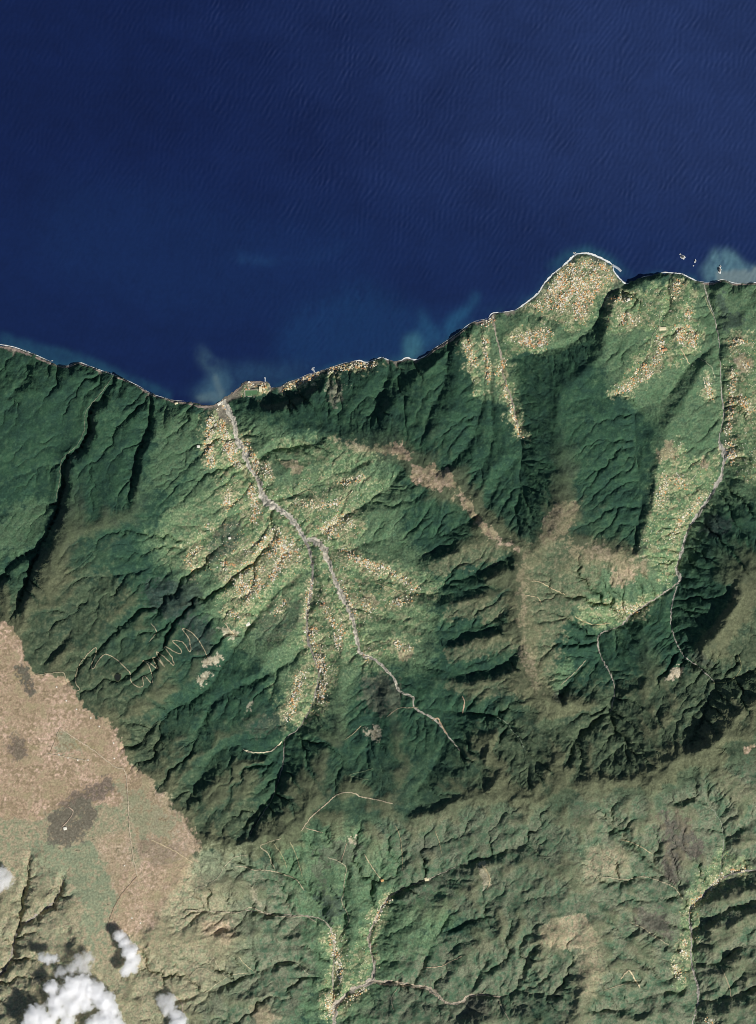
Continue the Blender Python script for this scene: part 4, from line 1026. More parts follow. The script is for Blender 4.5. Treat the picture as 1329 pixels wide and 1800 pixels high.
ROADS = [
 ([(64,1186),(97,1182),(113,1182),(120,1200),(133,1213),(141,1211),(134,1197),(138,1174),(151,1154),(169,1138),(169,1151),(162,1167),(165,1175),(174,1161),(185,1150),(202,1156),(220,1172),(229,1182),(231,1196),(240,1205),(252,1206),(252,1192),(256,1188),(267,1200),(269,1190),(261,1167),(251,1161),(263,1164),(278,1175),(269,1156),(279,1159),(290,1172),(275,1146),(289,1154),(306,1169),(302,1154),(290,1136),(316,1149),(318,1141),(304,1126),(322,1129),(335,1146),(333,1123),(321,1105),(335,1110),(348,1123),(363,1149),(366,1164)], 1.5, (164,154,126), 'pale mountain road of many hairpins climbing to the tan plateau'),
 ([(266,1095),(275,1110),(263,1128)], 1.3, (150,146,122), 'short pale curved road below the dark scrub above the hairpins'),
 ([(330,1580),(343,1573),(345,1560),(361,1556),(381,1544),(391,1529),(397,1520),(414,1505),(437,1502)], 1.6, (164,160,134), 'pale winding track below the tip of the tan plateau'),
 ([(483,1526),(478,1516),(471,1498),(458,1487),(473,1479),(495,1472)], 1.4, (166,158,130), 'pale hooked track on the spur south of the main ridge'),
 ([(530,1459),(545,1438),(560,1424),(573,1413),(593,1396),(616,1392),(637,1400),(668,1406),(690,1412)], 1.9, (172,160,134), 'pale ridge road along the crest at the head of the western valley'),
 ([(535,1454),(550,1458),(568,1463)], 1.4, (170,158,132), 'short pale spur road off the ridge crest'),
 ([(414,1521),(432,1523),(448,1528),(473,1529),(496,1535),(519,1544),(530,1557),(535,1565)], 1.6, (166,156,130), 'pale road slanting down the green slope south of the ridge'),
 ([(330,1598),(361,1601),(391,1602),(420,1603),(440,1594),(458,1601),(478,1608),(506,1611),(537,1610),(555,1620)], 1.8, (168,158,136), 'long pale road running level across the lower left slopes'),
 ([(576,1506),(599,1515),(609,1526),(606,1544),(604,1570),(601,1585),(611,1606),(613,1621),(601,1636)], 1.5, (158,154,128), 'pale road winding down above the southern house strip'),
 ([(428,1317),(445,1322),(473,1321),(489,1310),(496,1303)], 2.6, (214,204,172), 'bright bare cut road below the western headwater stream'),
 ([(813,1223),(816,1235),(813,1254)], 2.2, (190,164,138), 'short reddish bare track in the forest right of the stream head'),
 ([(931,1021),(949,1023),(967,1033),(995,1046)], 1.5, (180,166,132), 'pale track slanting down the tan eastern slope, the upper one'),
 ([(923,1046),(944,1050),(952,1062)], 1.4, (176,162,130), 'short pale track on the tan eastern slope, the lower one'),
 ([(107,1279),(138,1300),(166,1318),(202,1346),(220,1353),(225,1384),(229,1456),(235,1503),(243,1539)], 1.6, (190,176,150), 'straight pale road crossing the plateau along its right side'),
 ([(243,1539),(220,1565),(205,1588),(193,1619),(191,1639)], 2.0, (170,148,122), 'pale double track curving off the plateau towards the cloud'),
 ([(107,1279),(98,1302),(90,1322)], 1.2, (176,164,134), 'short pale track forking left on the plateau'),
 ([(84,1323),(120,1330),(156,1336)], 1.2, (196,184,158), 'pale track linking the white specks on the plateau'),
 ([(266,1474),(307,1494),(340,1515)], 2.0, (186,170,138), 'broad straight track running to the tip of the plateau'),
 ([(110,1453),(122,1440),(130,1425),(122,1418)], 1.5, (190,168,146), 'pale forked track inside the dark patch on the plateau'),
 ([(785,1290),(775,1272),(768,1262),(760,1266)], 2.6, (196,170,138), 'zigzag bare track at the head of the eastern fork'),
 ([(1160,545),(1158,575),(1147,590),(1143,610)], 1.3, (150,160,128), 'thin pale lane winding between fields on the right'),
 ([(1196,612),(1205,628),(1212,640)], 1.8, (190,176,140), 'pale lane running down from the orange-roofed village'),
 ([(1230,630),(1250,645),(1256,665)], 1.3, (160,164,134), 'pale lane crossing the green field towards the eastern river'),
 ([(872,1259),(893,1272),(898,1282),(913,1298),(923,1320)], 1.6, (120,134,112), 'thin grey watercourse line in forest below the dark crags'),
 ([(1245,1200),(1278,1198),(1295,1186),(1302,1170),(1296,1150)], 1.4, (128,132,96), 'faint pale track looping round the olive hill on the right'),
 ([(605,1300),(620,1290),(635,1275)], 1.5, (150,146,116), 'pale track up to the bare clearing in the valley head'),
 ([(648,1370),(615,1362),(640,1355),(656,1350)], 1.2, (120,134,104), 'faint forest track under the ridge road'),
 ([(595,1070),(605,1085),(620,1100)], 1.4, (176,168,138), 'pale lane dropping to the eastern fork from the spur'),
 ([(505,860),(515,872),(530,868),(545,862),(560,880),(580,885),(605,878),(620,862)], 1.4, (170,166,128), 'pale looping lane among fields right of the main river'),
 ([(660,1024),(690,1035),(720,1048),(745,1043)], 1.4, (176,168,128), 'pale lane on the eastern spur ending at a clearing'),
 ([(1010,1083),(1025,1092),(1045,1098),(1075,1095)], 1.8, (170,160,124), 'pale curved lane round the terraced hill on the right'),
 ([(1267,1700),(1280,1730),(1285,1755)], 1.8, (156,146,120), 'pale gully track on the slope in the lower right corner'),
 ([(360, 1745), (390, 1722), (410, 1712), (435, 1710)], 1.5, (170, 164, 134), 'pale gully track branching left near the bottom'),
 ([(330, 1720), (352, 1700), (380, 1712)], 1.3, (172, 164, 134), 'pale gully track in the lower left, upper branch'),
 ([(375, 1680), (385, 1700), (395, 1715)], 1.3, (176, 168, 138), 'short pale gully track joining from above in the lower left'),
 ([(420, 1680), (432, 1695), (445, 1705)], 1.2, (172, 164, 130), 'short pale gully track above the lower left ravine'),
 ([(318, 1800), (322, 1770), (315, 1755), (300, 1745)], 2.0, (164, 150, 132), 'pale track beside the small clouds at the bottom'),
 ([(516, 1690), (530, 1700), (543, 1713)], 1.4, (150, 148, 124), 'short pale lane left of the southern houses'),
 ([(1060, 1540), (1100, 1545), (1130, 1540), (1160, 1548), (1185, 1560), (1200, 1580)], 2.0, (160, 154, 128), 'pale gully running right to the corner stream'),
 ([(1090, 1475), (1110, 1480), (1130, 1490), (1145, 1500)], 1.8, (158, 148, 118), 'pale gully left of the brown burnt patch in the lower right'),
 ([(1105, 1620), (1130, 1630), (1150, 1645), (1175, 1660)], 1.7, (156, 150, 124), 'pale gully slanting to the corner stream from the left'),
 ([(1090, 1720), (1105, 1705), (1115, 1720), (1125, 1735)], 2.4, (196, 182, 148), 'bright bare hooked scar in the lower right'),
 ([(1060, 1740), (1090, 1730), (1110, 1725)], 1.5, (160, 150, 122), 'pale track leading into the hooked bare scar'),
 ([(745, 1700), (775, 1698), (790, 1690), (812, 1680)], 1.8, (170, 152, 126), 'pale side gully above the curving bottom river'),
 ([(875, 1755), (885, 1775), (895, 1792)], 1.5, (160, 152, 130), 'pale gully below the curving bottom river'),
 ([(700, 1735), (688, 1755), (692, 1775)], 1.2, (150, 144, 122), 'thin pale gully under the bottom river fork'),
 ([(610, 1480), (604, 1500), (600, 1512)], 1.4, (168, 150, 126), 'pale lane from the bare quarry down the slope'),
 ([(640, 1500), (652, 1520), (662, 1535), (672, 1547)], 1.6, (176, 164, 132), 'pale lane down to the orange-roofed building'),
 ([(480, 1480), (495, 1500), (505, 1525)], 1.1, (150, 146, 112), 'thin pale erosion line on the southern spur, left one'),
 ([(510, 1478), (520, 1500), (532, 1540)], 1.1, (150, 146, 112), 'thin pale erosion line on the southern spur, right one'),
 ([(695, 1450), (703, 1470), (706, 1490), (708, 1530)], 1.2, (150, 142, 112), 'thin pale line down the slope below the ridge, left one'),
 ([(765, 1460), (772, 1480), (776, 1500)], 1.2, (150, 142, 112), 'thin pale line down the slope below the ridge, right one'),
 ([(845, 1518), (855, 1530), (861, 1546), (855, 1564)], 2.2, (156, 146, 116), 'pale curved scree gully right of the southern river head'),
 ([(395, 1095), (405, 1108), (412, 1115)], 1.8, (196, 180, 146), 'pale lane through the bare ground below the large village'),
 ([(680, 1260), (700, 1245), (718, 1244), (735, 1243)], 1.3, (160, 148, 122), 'faint pale track crossing the brown slope at the valley head'),
 ([(1030, 1160), (1012, 1180), (995, 1195), (985, 1205)], 1.6, (150, 148, 122), 'pale side stream left of the western headwater'),
 ([(1238, 520), (1246, 540), (1254, 556)], 1.6, (150, 150, 118), 'pale lane along the lower eastern river'),
]
for i, (path, w, c, lab) in enumerate(ROADS):
    path = resample(path, 3.0)[:, :2]; u = np.arange(len(path)); ww = w * np.clip(np.minimum(u + 1, len(path) - u) / 3.0, 0.2, 1)
    me = ribbon('road', path, ww, M_ROAD, c, lift=8.0, ragged=0.9, seed=40 + i, across=5, step=0.8, wob=1.5)
    tag(link('road', me), lab, 'road', kind='structure')

def coast_part(x0, x1):
    q = resample([(x, y, 0) for x, y in COAST], 2.0)[:, :2]
    i0 = np.argmin(np.abs(q[:, 0] - x0)); i1 = np.argmin(np.abs(q[:, 0] - x1))
    return q[i0:i1 + 1]

def coast_ribbon(name, x0, x1, off, w, mat, lift, ragged, seed, zmin, gaps=1.6):
    q = coast_part(x0, x1); d = np.gradient(q, axis=0); n = np.stack([-d[:, 1], d[:, 0]], 1); n /= np.linalg.norm(n, axis=1)[:, None]
    q = q + n * off
    u = np.linspace(0, 1, len(q)); ww = w * np.clip(np.minimum(u, 1 - u) * 8, 0.05, 1)
    return ribbon(name, q, ww, mat, None, lift=lift, ragged=ragged, seed=seed, across=5, zmin=zmin, gaps=gaps)

BEACH = [(-50,100,3.5,6.5,'grey pink shingle beach at the far left of the coast'), (100,190,2.0,3.0,'narrow rocky shore below the left cliffs'), (196,310,2.0,3.5,'narrow shingle shore between the two gorges'),
         (300,402,3.2,6.0,'grey shingle beach at the mouth of the wide river'), (404,470,2.5,4.0,'shingle edge of the small harbour flat'), (745,860,3.0,5.5,'grey boulder beach under the cliffs left of the headland'),
         (1225,1390,2.0,4.0,'grey shingle beach at the right end of the coast')]
for i, (x0, x1, off, w, lab) in enumerate(BEACH):
    me = coast_ribbon('beach', x0, x1, off, w, M_BEACH, 3.0, 0.6, 80 + i, 2.5)
    tag(link('beach', me), lab, 'beach', kind='structure')
SURF = [(-50,92,-.6,1.7,'white surf along the far left shingle beach'), (105,215,-.4,.9,'thin surf line below the left cliffs'), (215,330,-.4,.7,'faint surf line west of the river mouth'), (470,620,-.3,.8,'thin surf line below the coastal houses'),
        (618,690,-.2,1.9,'white surf round the low green point'), (700,752,-.2,2.6,'bright surf in the small cove below the dark scarp'), (752,858,-.5,1.0,'thin surf line along the boulder beach'),
        (858,905,-.4,2.0,'white surf at the foot of the headland terrace'), (905,990,0,3.0,'broad white surf up the left side of the headland'), (985,1078,0,3.8,'broad white surf wrapped round the tip of the headland'), (1078,1108,0.2,2.2,'white surf inside the headland breakwater'),
        (1125,1150,-1,1.6,'white surf under the dark cliff right of the headland'), (1160,1226,-.2,2.4,'white surf along the rounded cliff point on the right'), (1226,1390,-.6,1.2,'thin surf line at the right end of the coast')]
for i, (x0, x1, off, w, lab) in enumerate(SURF):
    me = coast_ribbon('surf', x0, x1, off, w, M_FOAM, 4.5, 0.9, 100 + i, 5.0, 0.5 if w > 1.8 else 1.6)
    tag(link('surf', me), lab, 'surf', kind='stuff')

# ------------------------------------------------------------------ rocks in the sea, breakwater, pitch, pond
def rock_mesh(name, a, b, h, seed, top=None):
    nu, nv = 20, 9
    r = np.random.default_rng(seed); V = []; F = []
    for j in range(nv):
        t = j / (nv - 1); rad = (1 - t ** 2.2) ** 0.6
        for i in range(nu):
            an = 2 * np.pi * i / nu
            k = 1 + 0.38 * float(perlin(np.array([2.2 * math.cos(an) + seed]), np.array([2.2 * math.sin(an) + t * 2]), seed)[0])
            V.append((a * rad * k * math.cos(an), b * rad * k * math.sin(an), -8 + (h + 8) * t * (1 + 0.15 * r.normal() * (0 < t < 1))))
    for j in range(nv - 1):
        for i in range(nu):
            F.append((j * nu + i, j * nu + (i + 1) % nu, (j + 1) * nu + (i + 1) % nu, (j + 1) * nu + i))
    return fast_mesh(name, V, F, [M_ROCK])

def foam_ring(name, a, b, seed):
    nu = 40; V = []; F = []
    for i in range(nu):
        an = 2 * np.pi * i / nu
        k = [1 + 0.5 * float(perlin(np.array([1.7 * math.cos(an) + seed * 3.3 + q]), np.array([1.7 * math.sin(an)]), seed + q)[0]) for q in (0, 9)]
        for f, kk in ((0.45, k[0]), (1.25, k[1])):
            V.append((a * f * kk * math.cos(an), b * f * kk * math.sin(an), 4.2))
    for i in range(nu):
        j = (i + 1) % nu
        F.append((2 * i, 2 * i + 1, 2 * j + 1, 2 * j))
    return fast_mesh(name, V, F, [M_FOAM])

ROCKS = [(1200.5,452,40,34,26,'larger pale foam-ringed rock of the three off the right coast'), (1196,447,14,14,10,'tiny rock just above the larger foam-ringed rock'), (1222,459,16,30,18,'slim foam-ringed rock between the larger rock and the silt plume'),
         (1219,467,12,12,8,'tiny rock under the slim foam-ringed rock'), (1265,475,32,62,40,'tall grey sea stack standing in the silt plume'), (1266,468,20,18,22,'knob of rock at the seaward end of the tall stack'),
         (549,649,14,20,10,'small rock at the coastal houses pier'), (466,665,12,14,8,'small rock off the harbour flat'), (1010,444.5,26,16,12,'foam-covered rock at the upper left of the headland tip'), (92,634,14,9,8,'small pale rock at the end of the left beach')]
for i, (px, py, a, b, h, lab) in enumerate(ROCKS):
    root = bpy.data.objects.new('sea_rock', None); COL.objects.link(root)
    root.location = (float(wx(px)), float(wy(py)), 0); a *= .72; b *= .72
    tag(root, lab, 'rock', 'rocks standing in the sea')
    link('rock', rock_mesh('rock', a, b, h, 30 + i), root); link('foam', foam_ring('foam', a, b, 60 + i), root)

def strip_box(name, pts, w, z0, z1, mat):
    """a closed bank along pts (px), w metres wide at the top, sloping sides"""
    q = np.array([(float(wx(x)), float(wy(y))) for x, y in pts]); d = np.gradient(q, axis=0)
    n = np.stack([-d[:, 1], d[:, 0]], 1); n /= np.linalg.norm(n, axis=1)[:, None]
    V = []; F = []
    for p, m in zip(q, n):
        for o, z in ((-1.6, z0), (-.5, z1), (.5, z1), (1.6, z0)): V.append((*(p + m * w * o), z))
    for i in range(len(q) - 1):
        for k in range(4): F.append((4 * i + k, 4 * i + (k + 1) % 4, 4 * i + 4 + (k + 1) % 4, 4 * i + 4 + k))
    F.append((0, 1, 2, 3)); F.append((len(V) - 1, len(V) - 2, len(V) - 3, len(V) - 4))
    me = fast_mesh(name, V, F, [mat])
    return me
M_CONC = material('breakwater_concrete', s2l((186, 192, 196)), noise=(0.04, 0.2))
me = strip_box('breakwater', [(1077, 466), (1082, 469), (1087, 472), (1092, 477)], 20, -8, 7, M_CONC)
tag(link('breakwater', me), 'pale breakwater arm at the right tip of the headland', 'breakwater')
me = strip_box('breakwater', [(553, 654), (551, 650), (549, 647), (553, 646)], 12, -8, 6, M_CONC)
tag(link('breakwater', me), 'small hooked pier below the coastal house row', 'breakwater')
me = strip_box('breakwater', [(466, 671), (466, 666), (465, 663)], 10, -8, 6, M_CONC)
tag(link('breakwater', me), 'short pale jetty at the harbour flat left of the coastal houses', 'breakwater')

def slab(name, px, py, lx, ly, rot, h, mats, lift=0.0, hip=0.0, idx=None, z=None):
    """low flat-topped slab with side walls; lx, ly in metres"""
    c, s = math.cos(rot), math.sin(rot)
    if z is None: z = float(hgt(px, py)) + lift
    V = []
    for zz, k in ((-15, 1), (h, 1)):
        for sx, sy in ((-1, -1), (1, -1), (1, 1), (-1, 1)):
            a, b = sx * lx / 2 * k, sy * ly / 2 * k; V.append((a * c - b * s, a * s + b * c, zz))
    F = [(0, 1, 5, 4), (1, 2, 6, 5), (2, 3, 7, 6), (3, 0, 4, 7), (4, 5, 6, 7)]
    me = fast_mesh(name, V, F, mats, mat_idx=idx)
    o = bpy.data.objects.new(name, me); COL.objects.link(o); o.location = (float(wx(px)), float(wy(py)), z)
    return o
M_PITCH = material('pitch_grass', s2l((88, 124, 86)), noise=(0.03, 0.12))
M_LINE = material('pitch_margin', s2l((176, 172, 150)), noise=(0.05, 0.15))
root = bpy.data.objects.new('sports_pitch', None); COL.objects.link(root)
root.location = (float(wx(442)), float(wy(691)), float(hgt(442, 691)) + 6)
tag(root, 'rectangular green sports pitch on the flat beside the river mouth', 'sports pitch')
for nm, lx, ly, mt, h in (('apron', 250, 125, M_LINE, 0.0), ('turf', 215, 95, M_PITCH, 1.0)):
    o = slab(nm, 442, 691, lx, ly, R(2), h, [mt], z=0); o.location = (0, 0, 0); o.parent = root
M_POND = material('pond_water', s2l((40, 44, 40)), rough=0.2, spec=0.5)
def pond():
    V = []; n = 10
    for i in range(n):
        a = 2 * math.pi * i / n; V.append((52 * math.cos(a) * (1 + .12 * math.sin(3 * a)), 60 * math.sin(a), 0))
    me = bpy.data.meshes.new('water'); me.from_pydata(V, [], [tuple(range(n))]); me.materials.append(M_POND)
    Vb = []; Fb = []
    for i in range(n):
        x, y, _ = V[i]; Vb += [(x * .98, y * .98, -3), (x * 1.06, y * 1.06, 4), (x * 1.3, y * 1.3, -22)]
    for i in range(n):
        j = (i + 1) % n
        Fb += [(3 * i, 3 * j, 3 * j + 1, 3 * i + 1), (3 * i + 1, 3 * j + 1, 3 * j + 2, 3 * i + 2)]
    mb = fast_mesh('bank', Vb, Fb, [material('pond_bank', s2l((70, 78, 56)), noise=(0.04, 0.2))])
    root = bpy.data.objects.new('pond', None); COL.objects.link(root)
    root.location = (float(wx(208)), float(wy(1190)), float(max(hgt(208 + a, 1190 + b) for a in (-6, 0, 6) for b in (-6, 0, 6))) + 3)
    tag(root, 'small dark round pond inside the hairpin road below the plateau', 'pond')
    link('water', me, root); link('bank', mb, root)
pond()

# ------------------------------------------------------------------ houses
M_WALL = material('house_wall', s2l((226, 216, 198)), noise=(0.3, 0.08))
ROOFC = {'orange': (224, 176, 118), 'white': (244, 240, 222), 'cream': (240, 228, 188), 'red': (212, 160, 120), 'grey': (210, 204, 184)}
M_ROOF = {k: material(k + '_roof', s2l(v), rough=0.85, noise=(0.25, 0.12)) for k, v in ROOFC.items()}
M_CHIM = material('chimney_render', s2l((200, 190, 176)))

def house_geo(lx, ly, h, rise):
    """walls, gabled roof with overhang, chimney: vertices, quads, material index (0 wall, 1 roof, 2 chimney)"""
    x, y = lx / 2, ly / 2; e = 0.9; o = 0.35
    V = [(-x, -y, -14), (x, -y, -14), (x, y, -14), (-x, y, -14), (-x, -y, h), (x, -y, h), (x, y, h), (-x, y, h)]
    F = [(0, 1, 5, 4), (1, 2, 6, 5), (2, 3, 7, 6), (3, 0, 4, 7)]; I = [0] * 4
    V += [(-x, 0, h + rise - .1), (x, 0, h + rise - .1)]; F += [(5, 6, 9, 9), (7, 4, 8, 8)]; I += [0, 0]
    b = len(V)
    V += [(-x - e, -y - e, h - o), (x + e, -y - e, h - o), (x + e, 0, h + rise), (-x - e, 0, h + rise), (x + e, y + e, h - o), (-x - e, y + e, h - o)]
    F += [(b, b + 1, b + 2, b + 3), (b + 3, b + 2, b + 4, b + 5)]; I += [1, 1]
    b = len(V); cx, cy, c = x * .5, y * .35, .6
    for z in (h, h + rise + 1.2):
        V += [(cx - c, cy - c, z), (cx + c, cy - c, z), (cx + c, cy + c, z), (cx - c, cy + c, z)]
    F += [(b, b + 1, b + 5, b + 4), (b + 1, b + 2, b + 6, b + 5), (b + 2, b + 3, b + 7, b + 6), (b + 3, b, b + 4, b + 7), (b + 4, b + 5, b + 6, b + 7)]; I += [2] * 5
    return np.array(V), F, I

def tri_fix(F):
    return [f if len(set(f)) == 4 else tuple(dict.fromkeys(f)) for f in F]

HOUSE_ME = {}
for k in M_ROOF:
    V, F, I = house_geo(17, 14, 4.2, 1.7)
    me = bpy.data.meshes.new('house'); me.from_pydata(V.tolist(), [], tri_fix(F))
    for m in (M_WALL, M_ROOF[k], M_CHIM): me.materials.append(m)
    me.polygons.foreach_set('material_index', np.array(I, dtype=np.int32)); me.update()
    HOUSE_ME[k] = me

LANES = {}
def scatter(area, n, r, vi):
    """houses lined up on both sides of winding lanes"""
    out = []; lanes = LANES.setdefault(vi, [])
    if isinstance(area, tuple):
        q = resample(area[0], 1.0, False); hw = area[1]
        lanes.append(area[0])
        for _ in range(n):
            p = q[int(r.integers(len(q)))]; a = r.random() * 6.283; d = hw * math.sqrt(r.random()) * 1.0 + abs(r.normal(0, 1.4))
            out.append((p[0] + d * math.cos(a), p[1] + d * math.sin(a)))
        return out
    a = np.array(area, dtype=float); lo, hi = a.min(0), a.max(0)
    main = r.random() * 3.14
    tries = 0
    while len(out) < n and tries < 4000:
        tries += 1
        p = lo + (hi - lo) * r.random(2); th = main + r.normal(0, 0.35) + (1.57 if r.random() < .35 else 0)
        path = []
        for k in range(int(r.integers(7, 16))):
            if not inside(area, np.array([p[0]]), np.array([p[1]]))[0]: break
            path.append((p[0], p[1]))
            nrm = (-math.sin(th), math.cos(th))
            for s in (-1, 1):
                if r.random() < 0.72: out.append((p[0] + s * nrm[0] * r.uniform(1.2, 2.3) + r.normal(0, .25), p[1] + s * nrm[1] * r.uniform(1.2, 2.3) + r.normal(0, .25)))
            th += r.normal(0, 0.16); st = r.uniform(1.7, 3.0)
            p = p + st * np.array([math.cos(th), math.sin(th)])
        if len(path) > 2: lanes.append(path)
    return [(x + r.normal(0, .6) + (r.normal(0, 4) if r.random() < .22 else 0), y + r.normal(0, .6) + (r.normal(0, 4) if r.random() < .22 else 0)) for x, y in out[:n]]
def area_of(a):
    if isinstance(a, tuple): return len(resample(a[0], 1.0, False)) * a[1] * 2 + 40
    p = np.array(a); x, y = p[:, 0], p[:, 1]
    return 0.5 * abs(np.dot(x, np.roll(y, -1)) - np.dot(y, np.roll(x, -1)))

ALLH = []
hr = np.random.default_rng(77)
for vi, (where, n, share, areas) in enumerate(VILL):
    tot = sum(area_of(a) for a in areas)
    for a in areas:
        for (x, y) in scatter(a, max(3, round(n * area_of(a) / tot)), hr, vi):
            u = hr.random()
            k = ('orange' if u < share * .6 else 'red') if u < share * .75 else ['white', 'cream', 'cream', 'grey'][int(hr.integers(4))]
            ALLH.append([x, y, float(hr.gamma(6, 0.16)) * 0.5 + 0.42, hr.random() * 3.14, k, vi])
N_MAIN = len(ALLH)
# lone farmhouses all over the fields
fy, fx = np.nonzero(CLS['farm'] > 0.55)
for q in hr.integers(0, len(fy), 3000):
    x, y = XF[fy[q], fx[q]] + hr.random(), YF[fy[q], fx[q]] + hr.random()
    ALLH.append([x, y, float(hr.uniform(0.45, 0.62)), hr.random() * 3.14, ['white', 'cream', 'cream', 'orange'][int(hr.integers(4))], 0])
zz = hgt([h[0] for h in ALLH], [h[1] for h in ALLH])
ALLH = [h + [float(z)] for h, z in zip(ALLH, zz) if z > 3]
ALLH.sort(key=lambda h: -h[2])
# the largest ones are objects; keep them from standing inside each other
chosen, rest = [], []
for h in ALLH:
    if len(chosen) < 290 and all((h[0] - c[0]) ** 2 + (h[1] - c[1]) ** 2 > 9 for c in chosen): chosen.append(h)
    else: rest.append(h)
named = {}
for vi in range(len(VILL)):
    mem = [h for h in chosen if h[5] == vi]
    if len(mem) > 5:
        for key, word in ((lambda h: h[1], 'topmost'), (lambda h: -h[1], 'lowest'), (lambda h: h[0], 'leftmost'), (lambda h: -h[0], 'rightmost')):
            h = min((m for m in mem if id(m) not in named), key=key); named[id(h)] = word
for h in chosen:
    o = bpy.data.objects.new('house', HOUSE_ME[h[4]]); COL.objects.link(o)
    o.location = (float(wx(h[0])), float(wy(h[1])), h[6] + 1.0); o.rotation_euler = (0, 0, h[3]); o.scale = (h[2] * 1.25, h[2] * 1.25, h[2] * 1.1)
    where = VILL[h[5]][0]; rc = {'orange': 'orange-roofed', 'red': 'red-roofed', 'white': 'white-roofed', 'cream': 'cream-roofed', 'grey': 'grey-roofed'}[h[4]]
    w = named.get(id(h))
    mx = np.median([q[0] for q in chosen if q[5] == h[5]]); my = np.median([q[1] for q in chosen if q[5] == h[5]])
    part = ('upper' if h[1] < my else 'lower') + (' left' if h[0] < mx else ' right') + ' part'
    lab = ('larger %s house %s, %s' % (rc, where, part)) if not w else ('%s of the larger houses %s' % (w, where))
    tag(o, lab, 'house', 'houses ' + where)
def rest_houses():
    Vs, Fs, Is = [], [], []; n = 0
    keys = list(M_ROOF)
    V0, F0, I0 = house_geo(17, 14, 4.2, 1.7)
    F4 = np.array([f for f in F0 if len(set(f)) == 4]); I4 = np.array([i for f, i in zip(F0, I0) if len(set(f)) == 4])
    for x, y, s, a, k, vi, z in rest:
        c, q = math.cos(a), math.sin(a); P = V0 * s * np.array([1.15, 1.15, 1.05])
        P = np.stack([P[:, 0] * c - P[:, 1] * q + float(wx(x)), P[:, 0] * q + P[:, 1] * c + float(wy(y)), P[:, 2] + z + 0.7], 1)
        Vs.append(P); Fs.append(F4 + n); Is.append(np.where(I4 == 1, keys.index(k) + 1, 0)); n += len(P)
    me = fast_mesh('small_houses', np.concatenate(Vs), np.concatenate(Fs), [M_WALL] + [M_ROOF[k] for k in keys], mat_idx=np.concatenate(Is))
    tag(link('small_houses', me), 'countless smaller houses scattered through all the villages', 'houses', kind='stuff')
rest_houses()

for vi, ls in LANES.items():
    Vs, Fs, Cs, n = [], [], [], 0
    for q, l in enumerate(ls):
        m = ribbon('lane', [(x, y) for x, y in l], [0.75] * len(l), M_ROAD, (188, 178, 150), lift=2.5, ragged=0.6, seed=q % 60, across=3, step=1.2)
        co = np.empty(len(m.vertices) * 3, np.float32); m.vertices.foreach_get('co', co); Vs.append(co.reshape(-1, 3))
        fv = np.empty(len(m.polygons) * 4, np.int32); m.loops.foreach_get('vertex_index', fv); Fs.append(fv.reshape(-1, 4) + n)
        cl = np.empty(len(m.vertices) * 4, np.float32); m.color_attributes['cover'].data.foreach_get('color', cl); Cs.append(cl.reshape(-1, 4)[:, :3])
        n += len(m.vertices); bpy.data.meshes.remove(m)
    me = fast_mesh('lanes', np.concatenate(Vs), np.concatenate(Fs), [M_ROAD], np.concatenate(Cs))
    tag(link('lanes', me), 'network of pale lanes between houses ' + VILL[vi][0], 'lanes', kind='structure')

# single buildings that stand out
def hall(px, py, lx, ly, rot, roof, lab, h=9):
    V, F, I = house_geo(lx, ly, h, 4)
    root = bpy.data.objects.new('building', None); COL.objects.link(root)
    root.location = (float(wx(px)), float(wy(py)), float(hgt(px, py)) + 3); root.rotation_euler = (0, 0, rot)
    tag(root, lab, 'building')
    for nm, want, mt in (('wall', 0, M_WALL), ('roof', 1, M_ROOF[roof]), ('chimney', 2, M_CHIM)):
        fs = [tuple(dict.fromkeys(f)) for f, i in zip(F, I) if i == want]
        us = sorted({v for f in fs for v in f}); mp = {v: i for i, v in enumerate(us)}
        me = bpy.data.meshes.new(nm); me.from_pydata([tuple(V[v]) for v in us], [], [tuple(mp[v] for v in f) for f in fs]); me.materials.append(mt)
        link(nm, me, root)
hall(1165, 578, 120, 58, 0.05, 'cream', 'large pale flat-roofed hall alone above the orange-roofed village')
hall(1168, 615, 95, 38, 0.15, 'red', 'long red-roofed building at the left edge of the orange-roofed village')
hall(436, 1097, 75, 60, 0.4, 'white', 'bright white building alone in the dark woods below the large village')
hall(385, 710, 55, 45, 0.6, 'white', 'bright white building at the mouth of the wide river')
hall(349, 785, 50, 45, 0.2, 'white', 'lone white building left of the valley town')
hall(310, 709, 55, 30, 0.3, 'cream', 'cream building on the shore left of the river mouth')
hall(404, 946, 45, 40, 0.2, 'white', 'lone white building in the dark wood inside the large village')
hall(466, 944, 40, 40, 0.2, 'white', 'bright white building at the top of the large village')
hall(458, 684, 50, 90, 0.05, 'cream', 'pale block right of the sports pitch')
hall(750, 1545, 70, 60, 0.3, 'cream', 'round-looking pale building at the head of the southern river')
hall(672, 1547, 50, 40, 0.3, 'orange', 'orange-roofed building above the southern river bend')
hall(116, 1455, 60, 50, 0.3, 'white', 'white building inside the dark patch on the plateau')
hall(1105, 527, 45, 40, 0.2, 'white', 'lone white house on the cliff right of the headland')
